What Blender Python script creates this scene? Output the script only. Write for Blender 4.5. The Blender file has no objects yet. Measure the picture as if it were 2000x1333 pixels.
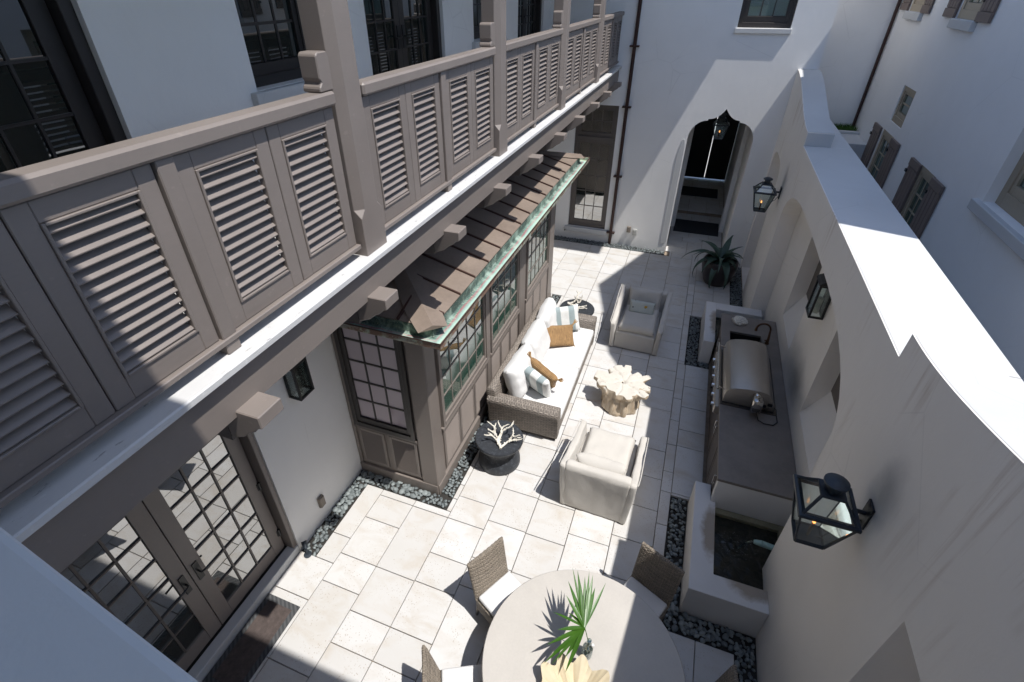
import bpy, bmesh, math, random
from mathutils import Vector, Matrix, noise
from mathutils.geometry import tessellate_polygon
random.seed(7)
R = math.radians
SC = bpy.context.scene
COL = SC.collection

# ------------------------------------------------------------------ camera
CAMH = 6.1
cam_d = bpy.data.cameras.new('camera'); cam = bpy.data.objects.new('camera', cam_d); COL.objects.link(cam)
RGT = Vector((0.9341, 0.3570, -0.0093)); UP = Vector((-0.1956, 0.5334, 0.8230)); FWD = Vector((-0.2988, 0.7669, -0.5680))
cam.matrix_world = Matrix(((RGT.x, UP.x, -FWD.x, 0), (RGT.y, UP.y, -FWD.y, 0), (RGT.z, UP.z, -FWD.z, CAMH), (0, 0, 0, 1)))
cam_d.sensor_width = 36.0; cam_d.lens = 17.655; cam_d.shift_x = 0.0159; cam_d.shift_y = -0.0090
cam_d.clip_start = 0.02; cam_d.clip_end = 400
SC.camera = cam

# ------------------------------------------------------------------ daylight
TOSUN = Vector((0.415, -0.102, 1.0)).normalized()
ELEV = math.asin(TOSUN.z); AZ = math.atan2(TOSUN.x, TOSUN.y)
W = bpy.data.worlds.new('World'); SC.world = W; W.use_nodes = True
wn = W.node_tree.nodes; wl = W.node_tree.links; wn.clear()
sky = wn.new('ShaderNodeTexSky'); sky.sky_type = 'NISHITA'; sky.sun_disc = False
sky.sun_elevation = ELEV; sky.sun_rotation = AZ; sky.air_density = 1.0; sky.dust_density = 0.7; sky.ozone_density = 2.2
bgn = wn.new('ShaderNodeBackground'); bgn.inputs['Strength'].default_value = 0.15
wo = wn.new('ShaderNodeOutputWorld'); wl.new(sky.outputs[0], bgn.inputs[0]); wl.new(bgn.outputs[0], wo.inputs[0])
sd = bpy.data.lights.new('sun', 'SUN'); sd.energy = 3.5; sd.angle = R(0.53); sd.color = (1.0, 0.97, 0.925)
sun = bpy.data.objects.new('sun', sd); COL.objects.link(sun); sun.location = (12, -3, 30)
sun.rotation_euler = (-TOSUN).to_track_quat('-Z', 'Y').to_euler()
vs = SC.view_settings; vs.view_transform = 'Standard'; vs.look = 'None'; vs.exposure = 0.58; vs.gamma = 1.0; vs.use_curve_mapping = False
SC.cycles.use_denoising = True; SC.cycles.max_bounces = 10; SC.cycles.diffuse_bounces = 8; SC.cycles.glossy_bounces = 4
SC.cycles.transmission_bounces = 6; SC.cycles.transparent_max_bounces = 8; SC.cycles.sample_clamp_indirect = 6.0
SC.cycles.caustics_reflective = False; SC.cycles.caustics_refractive = False

# ------------------------------------------------------------------ materials
class NT:
    def __init__(s, name):
        s.m = bpy.data.materials.new(name); s.m.use_nodes = True; s.t = s.m.node_tree; s.n = s.t.nodes
        s.b = s.n['Principled BSDF']; s.out = s.n['Material Output']
    def link(s, a, b): s.t.links.new(a, b)
    def _in(s, sock, v):
        if v is None: return
        if hasattr(v, 'is_output') or isinstance(v, bpy.types.NodeSocket): s.link(v, sock)
        else: sock.default_value = v
    def math(s, op, a, b=None, c=None, clamp=False):
        n = s.n.new('ShaderNodeMath'); n.operation = op; n.use_clamp = clamp
        s._in(n.inputs[0], a); s._in(n.inputs[1], b); s._in(n.inputs[2], c); return n.outputs[0]
    def coord(s, kind='Object'): return s.n.new('ShaderNodeTexCoord').outputs[kind]
    def pos(s): return s.n.new('ShaderNodeNewGeometry').outputs['Position']
    def nrm(s): return s.n.new('ShaderNodeNewGeometry').outputs['Normal']
    def sep(s, v):
        n = s.n.new('ShaderNodeSeparateXYZ'); s.link(v, n.inputs[0]); return n.outputs
    def comb(s, x, y, z):
        n = s.n.new('ShaderNodeCombineXYZ'); s._in(n.inputs[0], x); s._in(n.inputs[1], y); s._in(n.inputs[2], z); return n.outputs[0]
    def scl(s, v, sx, sy, sz):
        n = s.n.new('ShaderNodeMapping'); s.link(v, n.inputs['Vector']); n.inputs['Scale'].default_value = (sx, sy, sz); return n.outputs[0]
    def noise(s, v, scale, detail=4, rough=.55, dist=0):
        n = s.n.new('ShaderNodeTexNoise'); s.link(v, n.inputs['Vector']); n.inputs['Scale'].default_value = scale
        n.inputs['Detail'].default_value = detail; n.inputs['Roughness'].default_value = rough; n.inputs['Distortion'].default_value = dist
        return n.outputs['Fac']
    def vor(s, v, scale, feature='F1', out='Distance', rnd=1.0):
        n = s.n.new('ShaderNodeTexVoronoi'); n.feature = feature; s.link(v, n.inputs['Vector']); n.inputs['Scale'].default_value = scale
        n.inputs['Randomness'].default_value = rnd; return n.outputs[out]
    def ramp(s, v, *stops):
        n = s.n.new('ShaderNodeValToRGB'); s.link(v, n.inputs[0]); e = n.color_ramp.elements
        while len(e) < len(stops): e.new(0.5)
        for el, (p, c) in zip(e, stops):
            el.position = p; el.color = (c, c, c, 1) if not isinstance(c, tuple) else (*c, 1)
        return n.outputs[0]
    def mix(s, f, a, b, mode='MIX'):
        n = s.n.new('ShaderNodeMix'); n.data_type = 'RGBA'; n.blend_type = mode; n.clamp_factor = True
        s._in(n.inputs[0], f)
        for sock, v in ((n.inputs[6], a), (n.inputs[7], b)):
            if isinstance(v, tuple): sock.default_value = (*v, 1)
            else: s._in(sock, v)
        return n.outputs[2]
    def bump(s, h, strength=.3, dist=.01, prev=None):
        n = s.n.new('ShaderNodeBump'); n.inputs['Strength'].default_value = strength; n.inputs['Distance'].default_value = dist
        s.link(h, n.inputs['Height'])
        if prev is not None: s.link(prev, n.inputs['Normal'])
        return n.outputs[0]
    def rnd(s): return s.n.new('ShaderNodeObjectInfo').outputs['Random']
    def fin(s, col=None, rough=None, nrm=None, metal=None, **kw):
        if isinstance(col, tuple): s.b.inputs['Base Color'].default_value = (*col, 1)
        elif col is not None: s.link(col, s.b.inputs['Base Color'])
        s._in(s.b.inputs['Roughness'], rough)
        if nrm is not None: s.link(nrm, s.b.inputs['Normal'])
        s._in(s.b.inputs['Metallic'], metal)
        for k, v in kw.items(): s._in(s.b.inputs[k.replace('_', ' ')], v)
        return s.m

def dk(c, f): return tuple(x * f for x in c)
def simple(name, col, rough=.6, var=.12, vs=4, bs=60, bump=.15, metal=0, coord='Object', stretch=None, bd=.004, **kw):
    t = NT(name); v = t.coord(coord)
    if stretch: v = t.scl(v, *stretch)
    n1 = t.noise(v, vs, 5); n2 = t.noise(v, bs, 3)
    f = t.math('ADD', t.math('MULTIPLY', n1, .7), t.math('MULTIPLY', n2, .3))
    c = t.mix(t.ramp(f, (.3, 0.0), (.7, 1.0)), dk(col, 1 - var), dk(col, 1 + var))
    r = t.ramp(n1, (.2, max(.02, rough - .08)), (.8, min(1, rough + .08)))
    return t.fin(c, r, t.bump(n2, bump, bd) if bump else None, metal, **kw)

def stucco(name, col, stain=0.0, blotch=.05):
    t = NT(name); v = t.pos()
    big = t.noise(v, .55, 4, .6); mid = t.noise(v, 2.6, 5, .6); fine = t.noise(v, 75, 3); trow = t.noise(t.scl(v, 1, 1, .55), 9, 4, .6, .8)
    c = t.mix(t.ramp(big, (.3, 0.0), (.72, 1.0)), dk(col, 1 - blotch), dk(col, 1 + blotch * .5))
    c = t.mix(t.math('MULTIPLY', t.ramp(mid, (.42, 0.0), (.75, 1.0)), .35), c, dk(col, .93))
    ck = t.math('MULTIPLY', t.ramp(t.vor(v, .9, 'DISTANCE_TO_EDGE'), (.0, 1.0), (.006, 0.0)), t.ramp(t.noise(v, .8, 2), (.52, 0.0), (.6, 1.0)))
    c = t.mix(t.math('MULTIPLY', ck, .2), c, dk(col, .5))
    if stain:
        xyz = t.sep(v)
        st = t.noise(t.comb(t.math('MULTIPLY', xyz[0], 6), t.math('MULTIPLY', xyz[1], 13), t.math('MULTIPLY', xyz[2], .5)), 1, 4, .62)
        brk = t.noise(v, 1.1, 3)
        top = t.ramp(t.math('MULTIPLY', xyz[2], .25), (.62, 0.0), (.80, .5), (.96, 1.0))
        m = t.math('MULTIPLY', t.ramp(st, (.50, 0.0), (.68, 1.0)), t.math('MULTIPLY', top, t.ramp(brk, (.50, 0.0), (.64, 1.0))))
        c = t.mix(t.math('MULTIPLY', m, stain), c, (.36, .255, .17))
        for (yc, zc, sy, sz, amt) in ((3.08, 3.10, .26, .42, .5), (10.95, 2.98, .24, .40, .5), (6.85, 1.35, .75, .42, .6)):      # soot above the flames and the grill
            dy = t.math('DIVIDE', t.math('SUBTRACT', xyz[1], yc), sy); dz = t.math('DIVIDE', t.math('SUBTRACT', xyz[2], zc), sz)
            d = t.math('ADD', t.math('SQRT', t.math('ADD', t.math('MULTIPLY', dy, dy), t.math('MULTIPLY', dz, dz))), t.math('MULTIPLY', t.math('SUBTRACT', mid, .5), .9))
            c = t.mix(t.math('MULTIPLY', t.ramp(d, (.15, 1.0), (.95, 0.0)), amt), c, (.16, .165, .175))
        low = t.math('MULTIPLY', t.ramp(mid, (.45, 0.0), (.8, 1.0)), t.ramp(xyz[2], (.0, 1.0), (.5, 0.0)))
        c = t.mix(t.math('MULTIPLY', low, .25), c, (.4, .33, .25))
    h = t.math('ADD', t.math('MULTIPLY', trow, 1.0), t.math('MULTIPLY', fine, .25))
    return t.fin(c, .82, t.bump(h, .32, .007))

def painted(name, col, rough=.5, chip=0.0, grain=True):
    t = NT(name); v = t.pos()
    n1 = t.noise(v, 3.0, 5); g = t.noise(t.scl(v, 30, 5, 30), 3, 4, .6)
    c = t.mix(t.ramp(n1, (.3, 0.0), (.7, 1.0)), dk(col, .93), dk(col, 1.06))
    c = t.mix(t.math('MULTIPLY', t.ramp(g, (.5, 0.0), (.75, 1.0)), .22), c, dk(col, .78))
    c = t.mix(t.math('MULTIPLY', t.rnd(), .5), c, dk(col, .84)); dust = t.noise(v, 22, 3); c = t.mix(t.math('MULTIPLY', t.ramp(dust, (.66, 0.0), (.75, 1.0)), .25), c, dk(col, 1.5))
    if chip:
        ch = t.noise(t.scl(v, 20, 5, 60), 2.0, 5, .7); c = t.mix(t.math('MULTIPLY', t.ramp(ch, (.62, 0.0), (.66, 1.0)), chip), c, (.12, .115, .11))
    return t.fin(c, t.ramp(n1, (.2, rough - .08), (.8, rough + .1)), t.bump(g, .12, .003))

def glass_dark(name, col, f0=.28, rough=.015, wav=.04):
    t = NT(name); v = t.pos(); n = t.noise(v, 1.6, 2)
    return t.fin(col, rough, t.bump(n, wav, .02), 0.0, IOR=(1 + math.sqrt(f0)) / (1 - math.sqrt(f0)))

def clear_glass(name, tint=(.9, .96, .95), fac=.78):
    t = NT(name); tr = t.n.new('ShaderNodeBsdfTransparent'); tr.inputs[0].default_value = (*tint, 1)
    gl = t.n.new('ShaderNodeBsdfGlossy'); gl.inputs['Roughness'].default_value = .03; gl.inputs[0].default_value = (.9, .95, .95, 1)
    mx = t.n.new('ShaderNodeMixShader'); fr = t.n.new('ShaderNodeFresnel'); fr.inputs[0].default_value = 1.5
    a = t.math('ADD', t.math('MULTIPLY', fr.outputs[0], .8), 1 - fac - .14, clamp=True)
    t.link(a, mx.inputs[0]); t.link(tr.outputs[0], mx.inputs[1]); t.link(gl.outputs[0], mx.inputs[2]); t.link(mx.outputs[0], t.out.inputs[0]); return t.m

def travertine(name):
    t = NT(name); v = t.pos(); r = t.rnd()
    sh = t.comb(t.math('MULTIPLY', r, 37.0), t.math('MULTIPLY', r, 91.0), 0.0)
    va = t.n.new('ShaderNodeVectorMath'); va.operation = 'ADD'; t.link(v, va.inputs[0]); t.link(sh, va.inputs[1]); p = va.outputs[0]
    a = t.mix(r, (.525, .51, .488), (.60, .593, .582))
    cl = t.noise(t.scl(p, 1, 1.6, 1), 2.4, 6, .62, .6); c = t.mix(t.math('MULTIPLY', t.ramp(cl, (.46, 0.0), (.74, 1.0)), .75), a, (.45, .39, .315))
    bl = t.noise(p, 1.1, 3); c = t.mix(t.math('MULTIPLY', t.ramp(bl, (.35, 0.0), (.65, 1.0)), .4), c, (.60, .595, .585))
    patch = t.ramp(t.noise(p, 2.2, 3), (.44, 0.0), (.62, 1.0))
    pit = t.math('MULTIPLY', t.ramp(t.vor(t.scl(p, 1, .75, 1), 42), (.13, 1.0), (.24, 0.0)), patch)
    pit2 = t.math('MULTIPLY', t.ramp(t.vor(p, 17), (.05, 1.0), (.10, 0.0)), t.ramp(t.noise(p, 4, 2), (.5, 0.0), (.56, 1.0)))
    pt = t.math('MAXIMUM', t.math('MULTIPLY', pit, .75), pit2)
    c = t.mix(pt, c, (.30, .23, .165))
    fine = t.noise(p, 120, 2)
    h = t.math('SUBTRACT', t.math('MULTIPLY', fine, .15), pt)
    return t.fin(c, t.ramp(cl, (.3, .62), (.7, .8)), t.bump(h, .35, .004))

def weave(name, col, strand=.012, rib=.05, dark=.35):
    t = NT(name); v = t.coord('Object'); x, y, z = t.sep(v)[:3]
    N = t.n.new('ShaderNodeTexCoord').outputs['Normal']; nz = t.math('ABSOLUTE', t.sep(N)[2])
    flat = t.math('GREATER_THAN', nz, .72)
    nx = t.math('GREATER_THAN', t.math('ABSOLUTE', t.sep(N)[0]), .6)
    hor = t.mix(nx, t.comb(x, x, x), t.comb(y, y, y)); hor = t.sep(hor)[0]
    w = t.sep(t.mix(flat, t.comb(z, z, z), t.comb(x, x, x)))[0]; u = t.sep(t.mix(flat, t.comb(hor, hor, hor), t.comb(y, y, y)))[0]
    ws = t.math('DIVIDE', w, strand); row = t.math('FLOOR', ws)
    sw = t.math('ABSOLUTE', t.math('SINE', t.math('MULTIPLY', ws, math.pi)))
    ru = t.math('SINE', t.math('ADD', t.math('MULTIPLY', u, math.pi / rib), t.math('MULTIPLY', row, math.pi)))
    h = t.math('MULTIPLY', sw, t.math('ADD', t.math('MULTIPLY', ru, .5), .65))
    var = t.noise(t.comb(t.math('MULTIPLY', u, 6), row, 0.0), 1.7, 3); cl = t.noise(v, 5, 3)
    c = t.mix(t.ramp(var, (.3, 0.0), (.7, 1.0)), dk(col, .6), dk(col, 1.45)); c = t.mix(t.math('MULTIPLY', cl, .35), c, dk(col, .75))
    c = t.mix(t.ramp(h, (.02, 1.0), (.4, 0.0)), c, dk(col, dark))
    return t.fin(c, .62, t.bump(h, .9, .008))

def fabric(name, col, rough=.9, wr=.35, stripes=None):
    t = NT(name); v = t.coord('Object'); n = t.noise(v, 3.2, 4, .55, .4); f = t.noise(v, 260, 2); st = t.noise(t.scl(v, 1, 1, 1), 9, 3, .5, 1.2)
    c = t.mix(t.ramp(n, (.3, 0.0), (.7, 1.0)), dk(col, .95), dk(col, 1.03))
    if stripes:
        bands, c2 = stripes; x = t.sep(v)[0]
        k = t.math('ABSOLUTE', t.math('SUBTRACT', t.math('FRACT', t.math('ADD', t.math('DIVIDE', x, bands), .5)), .5))
        c = t.mix(t.math('GREATER_THAN', k, .29), c, c2)
    c = t.mix(t.math('MULTIPLY', t.ramp(f, (.4, 0.0), (.7, 1.0)), .12), c, dk(col, .7))
    h = t.math('ADD', t.math('MULTIPLY', st, 1.0), t.math('MULTIPLY', f, .06))
    return t.fin(c, rough, t.bump(h, wr, .02), 0.0, Sheen_Weight=.2)

def copper_patina(name):
    t = NT(name); v = t.pos(); xyz = t.sep(v); n = t.noise(v, 5, 5, .65, .5); f = t.noise(v, 55, 4, .7); s = t.noise(t.scl(v, 3, .7, 3), 2.2, 4)
    ux = t.math('DIVIDE', t.math('ADD', xyz[0], 2.17), .17); uy = t.math('DIVIDE', t.math('SUBTRACT', 3.77, xyz[1]), .17); uy2 = t.math('DIVIDE', t.math('SUBTRACT', xyz[1], 10.47), .17)
    u = t.math('MAXIMUM', ux, t.math('MAXIMUM', uy, uy2)); u = t.math('ADD', u, t.math('MULTIPLY', t.math('SUBTRACT', s, .5), .55))
    c = t.ramp(u, (.02, (.05, .085, .075)), (.2, (.11, .20, .165)), (.30, (.33, .10, .13)), (.40, (.25, .33, .29)), (.55, (.36, .56, .50)), (.8, (.50, .56, .42)), (.93, (.40, .45, .33)), (.965, (.20, .12, .085)))
    c = t.mix(t.math('MULTIPLY', t.ramp(n, (.45, 0.0), (.62, 1.0)), .55), c, (.46, .58, .50)); c = t.mix(t.math('MULTIPLY', t.ramp(f, (.56, 0.0), (.68, 1.0)), .6), c, (.56, .54, .38))
    c = t.mix(t.math('MULTIPLY', t.ramp(f, (.30, 1.0), (.40, 0.0)), .5), c, (.07, .10, .085))
    return t.fin(c, .75, t.bump(f, .5, .006), 0.0)

def water_mat(name):
    t = NT(name); v = t.pos(); n = t.noise(v, 9, 4, .6, 1.2); n2 = t.noise(v, 34, 3, .6)
    dx = t.math('SUBTRACT', t.sep(v)[0], 1.45); dy = t.math('SUBTRACT', t.sep(v)[1], 4.45)
    d = t.math('SQRT', t.math('ADD', t.math('MULTIPLY', dx, dx), t.math('MULTIPLY', dy, dy)))
    rip = t.math('MULTIPLY', t.math('SINE', t.math('ADD', t.math('MULTIPLY', d, 70), t.math('MULTIPLY', n, 9))), t.ramp(d, (.02, .8), (.3, .0)))
    foam = t.math('MULTIPLY', t.ramp(n2, (.6, 0.0), (.72, 1.0)), t.ramp(d, (.06, 1.0), (.28, 0.0)))
    c = t.mix(t.ramp(n, (.35, 0.0), (.7, 1.0)), (.012, .014, .011), (.04, .038, .028)); c = t.mix(t.math('MULTIPLY', foam, .55), c, (.35, .38, .38))
    h = t.math('ADD', t.math('MULTIPLY', n, .8), t.math('MULTIPLY', rip, .25))
    return t.fin(c, .06, t.bump(h, .5, .02), 0.0, IOR=1.33)

def driftwood(name):
    t = NT(name); v = t.coord('Object'); g = t.noise(t.scl(v, 9, 9, 1.4), 2.2, 5, .6, .7); b = t.noise(v, 5, 4); k = t.noise(v, 13, 3)
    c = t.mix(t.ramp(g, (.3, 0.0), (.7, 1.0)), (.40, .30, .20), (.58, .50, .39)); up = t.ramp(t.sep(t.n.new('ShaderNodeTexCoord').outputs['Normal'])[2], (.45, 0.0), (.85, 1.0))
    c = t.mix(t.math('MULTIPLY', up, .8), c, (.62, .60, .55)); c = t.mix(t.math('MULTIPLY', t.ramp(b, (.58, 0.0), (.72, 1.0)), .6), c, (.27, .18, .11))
    c = t.mix(t.ramp(k, (.70, 0.0), (.74, 1.0)), c, (.1, .06, .035))
    return t.fin(c, .75, t.bump(g, .5, .012))

def speck_stone(name, col, spk, rough=.5):
    t = NT(name); v = t.coord('Object'); n = t.noise(v, 26, 5, .7); w = t.vor(v, 48)
    c = t.mix(t.ramp(n, (.52, 0.0), (.7, 1.0)), col, spk); c = t.mix(t.ramp(w, (.08, 1.0), (.2, 0.0)), c, dk(col, .5))
    return t.fin(c, rough, t.bump(n, .35, .006))

def limestone_top(name, col):
    t = NT(name); v = t.pos(); n = t.noise(v, 3, 6, .65); s = t.noise(v, 40, 4, .7); w = t.vor(v, 30)
    c = t.mix(t.ramp(n, (.3, 0.0), (.7, 1.0)), dk(col, .82), dk(col, 1.15)); c = t.mix(t.math('MULTIPLY', t.ramp(s, (.66, 0.0), (.74, 1.0)), .6), c, dk(col, 2.1))
    c = t.mix(t.math('MULTIPLY', t.ramp(w, (.05, 1.0), (.1, 0.0)), .5), c, dk(col, 1.9))
    return t.fin(c, .5, t.bump(s, .1, .003))

def basin_mat(name):
    t = NT(name); v = t.pos(); x, y, z = t.sep(v)[:3]; n = t.noise(v, 4.5, 5, .65, .6); f = t.noise(v, 70, 3); big = t.noise(v, 1.5, 3)
    c = t.mix(t.ramp(big, (.3, 0.0), (.7, 1.0)), (.66, .65, .64), (.74, .73, .72))
    up = t.ramp(z, (.44, 0.0), (.48, 1.0), (.52, 1.0), (.54, 0.0)); m = None
    for (xc, yc, sx, sy) in ((1.15, 4.42, .17, .50), (1.55, 3.84, .34, .20), (1.10, 9.4, .17, .6)):
        dx = t.math('DIVIDE', t.math('SUBTRACT', x, xc), sx); dy = t.math('DIVIDE', t.math('SUBTRACT', y, yc), sy)
        d = t.math('ADD', t.math('SQRT', t.math('ADD', t.math('MULTIPLY', dx, dx), t.math('MULTIPLY', dy, dy))), t.math('MULTIPLY', t.math('SUBTRACT', n, .5), 1.1)); k = t.ramp(d, (.55, 1.0), (.95, 0.0)); m = k if m is None else t.math('MAXIMUM', m, k)
    m = t.math('MULTIPLY', m, up)
    c = t.mix(t.math('MULTIPLY', m, .75), c, (.26, .19, .115))
    return t.fin(c, .8, t.bump(f, .15, .004))

M = {}
M['stucco'] = stucco('white_stucco', (.86, .85, .83))
M['stucco_far'] = stucco('white_stucco_neighbour', (.87, .865, .86), blotch=.04)
M['stucco_wall'] = stucco('garden_wall_stucco', (.87, .83, .78), stain=.5, blotch=.05)
M['coping'] = stucco('white_coping', (.59, .595, .595), blotch=.09)
M['ledge'] = painted('ledge_white_paint', (.60, .595, .585), .6, chip=.55)
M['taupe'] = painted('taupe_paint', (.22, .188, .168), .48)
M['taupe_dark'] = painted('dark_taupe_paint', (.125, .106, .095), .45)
M['frame_dark'] = painted('dark_window_paint', (.035, .030, .028), .4)
M['frame_tan'] = painted('tan_window_paint', (.40, .335, .245), .5)
M['shutter'] = painted('weathered_shutter', (.20, .155, .135), .7)
M['glass'] = glass_dark('window_glass', (.010, .016, .015), .13)
M['glass_green'] = glass_dark('green_tinted_glass', (.035, .085, .065), .22)
M['glass_pink_reflection'] = glass_dark('pink_reflection_glass', (.44, .375, .41), .10)  # pale pinkish reflection painted into the pane colour
M['glass_door'] = glass_dark('door_glass', (.02, .028, .026), .40)
M['lantern_glass'] = clear_glass('lantern_glass')
M['bottle_glass'] = clear_glass('bottle_glass', (.82, .90, .88), .72)
M['iron'] = simple('black_iron', (.012, .013, .015), .42, .3, 9, 60, .15)
M['iron_blue'] = simple('weathered_iron', (.018, .026, .036), .5, .5, 9, 50, .3)
M['gate'] = simple('gate_black_paint', (.006, .006, .007), .5)
M['bronze'] = simple('bronze', (.11, .06, .035), .38, .25, 12, 60, .1, .8)
M['downspout'] = simple('copper_downspout', (.052, .026, .022), .45, .3, 3, 40, .1, .35)
M['copper'] = simple('aged_copper_roof', (.235, .185, .15), .55, .2, 2.2, 25, .08, .1, 'Object', None)
M['copper_dark'] = simple('dark_copper_seam', (.075, .04, .032), .5, .2, 4, 30, .1, .25)
M['patina'] = copper_patina('verdigris_gutter')
M['paver'] = travertine('travertine_paver')
M['mortar'] = simple('sandy_mortar', (.27, .21, .155), .95, .3, 9, 90, .3)
M['pebble'] = (lambda t: t.fin(t.mix(t.rnd(), (.105, .122, .126), (.25, .28, .28)), t.ramp(t.noise(t.coord('Object'), 30, 3), (.3, .5), (.7, .7)), t.bump(t.noise(t.pos(), 140, 3), .2, .003)))(NT('beach_pebble'))
def pebmany():
    t = NT('beach_pebble_mass'); n = t.noise(t.pos(), 19, 2, .5); c = t.mix(t.ramp(n, (.35, 0.0), (.65, 1.0)), (.10, .115, .12), (.24, .27, .27))
    return t.fin(c, .6, t.bump(t.noise(t.pos(), 140, 3), .2, .003))
M['pebble_many'] = pebmany()
M['soil'] = simple('dark_bed', (.03, .028, .025), .95, .4, 12, 80, .5)
M['wicker'] = weave('sofa_wicker', (.29, .25, .215), .020, .045)
M['wicker_chair'] = weave('chair_wicker', (.31, .26, .205), .011, .03)
M['wicker_plain'] = simple('chair_wicker_strand', (.215, .175, .13), .6, .4, 40, 160, .4)
M['white_cushion'] = fabric('white_canvas', (.69, .685, .675), wr=.28)
M['linen'] = fabric('slipcover_linen', (.56, .53, .485), wr=.16)
M['stripe'] = fabric('blue_stripe_cloth', (.74, .745, .72), wr=.35, stripes=(.27, (.30, .365, .375)))
M['tan_knit'] = weave('tan_knit', (.40, .235, .10), .022, .011, .55)
M['tassel'] = simple('tan_tassel', (.46, .28, .12), .9, .25, 20, 120, .5)
M['lumbar'] = (lambda t: t.fin(t.mix(t.ramp(t.vor(t.scl(t.coord('Object'), 1, 1, 1.5), 9), (.1, 1.0), (.16, 0.0)), (.47, .50, .47), (.06, .06, .05)), .9))(NT('printed_pillow_cloth'))
M['ochre'] = simple('ochre_print', (.5, .3, .04), .9)
M['black_stone'] = speck_stone('black_lava_stone', (.028, .031, .037), (.085, .095, .11), .48)
M['coral'] = simple('bleached_coral', (.70, .66, .58), .85, .15, 14, 120, .6)
M['drift'] = driftwood('driftwood')
M['knot'] = simple('dark_wood_hollow', (.06, .035, .02), .9, .4, 30, 80, .5)
M['table'] = simple('cast_stone_table', (.49, .46, .42), .45, .09, 2.2, 60, .10)
M['shell'] = (lambda t: t.fin(t.mix(t.noise(t.coord('Object'), 9, 4), (.58, .47, .29), (.68, .61, .47)), .22, t.bump(t.noise(t.coord('Object'), 25, 3), .1, .004)))(NT('giant_clam_shell'))
M['leaf'] = (lambda t: t.fin(t.mix(t.noise(t.scl(t.coord('Object'), 4, 4, 4), 3, 3), (.022, .075, .006), (.065, .16, .015)), .38, None, 0.0, Transmission_Weight=0.0))(NT('palm_leaf'))
M['agave'] = simple('agave_leaf', (.045, .085, .062), .5, .3, 5, 50, .1)
M['pot'] = simple('dark_glazed_pot', (.030, .022, .021), .35, .3, 6, 40, .15)
M['steel'] = simple('brushed_steel', (.46, .425, .385), .42, .08, 4, 200, .12, .85, 'Object', (1, 1, 14))
M['steel_dark'] = simple('dark_steel', (.08, .075, .07), .4, .2, 5, 80, .1, .8)
M['chrome'] = simple('polished_steel', (.62, .60, .57), .15, .05, 5, 80, .02, 1.0)
M['counter'] = limestone_top('grey_limestone', (.21, .185, .165))
M['basin'] = basin_mat('fountain_plaster')
M['cabinet'] = simple('cabinet_wood', (.085, .068, .055), .5, .3, 3, 30, .2, 0, 'Object', (1, 1, 12))
M['water'] = water_mat('fountain_water')
M['algae'] = simple('wet_plaster', (.20, .185, .12), .5, .35, 5, 50, .2)
M['spout'] = simple('verdigris_spout', (.30, .44, .40), .6, .3, 9, 50, .3)
M['mat_field'] = simple('doormat_field', (.085, .066, .06), .98, .35, 20, 160, .8, bd=.01)
M['mat_edge'] = (lambda t: t.fin(t.mix(t.ramp(t.math('FRACT', t.math('MULTIPLY', t.math('ADD', t.sep(t.pos())[0], t.sep(t.pos())[1]), 16)), (.45, 0.0), (.55, 1.0)), (.05, .052, .055), (.085, .087, .09)), .95))(NT('doormat_border'))
M['mat_black'] = simple('black_mat', (.022, .024, .028), .95, .4, 30, 120, .6)
M['rubber'] = simple('black_rubber', (.012, .012, .012), .6)
M['box_tan'] = simple('outlet_box', (.22, .185, .15), .5); M['box_grey'] = simple('grey_box', (.42, .42, .40), .5)
M['grass'] = simple('grass_blades', (.06, .14, .02), .7, .4, 8, 40, .2)
M['street'] = simple('pale_ground', (.42, .39, .35), .9, .15, 1, 40, .2)
M['interior'] = simple('dark_interior', (.02, .018, .016), .9)
fl = NT('flame'); fl.fin((0, 0, 0), .5); fl.b.inputs['Emission Color'].default_value = (1, .38, .10, 1); fl.b.inputs['Emission Strength'].default_value = 2.2; M['flame'] = fl.m
M['candle'] = simple('wax', (.62, .57, .46), .6)

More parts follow.
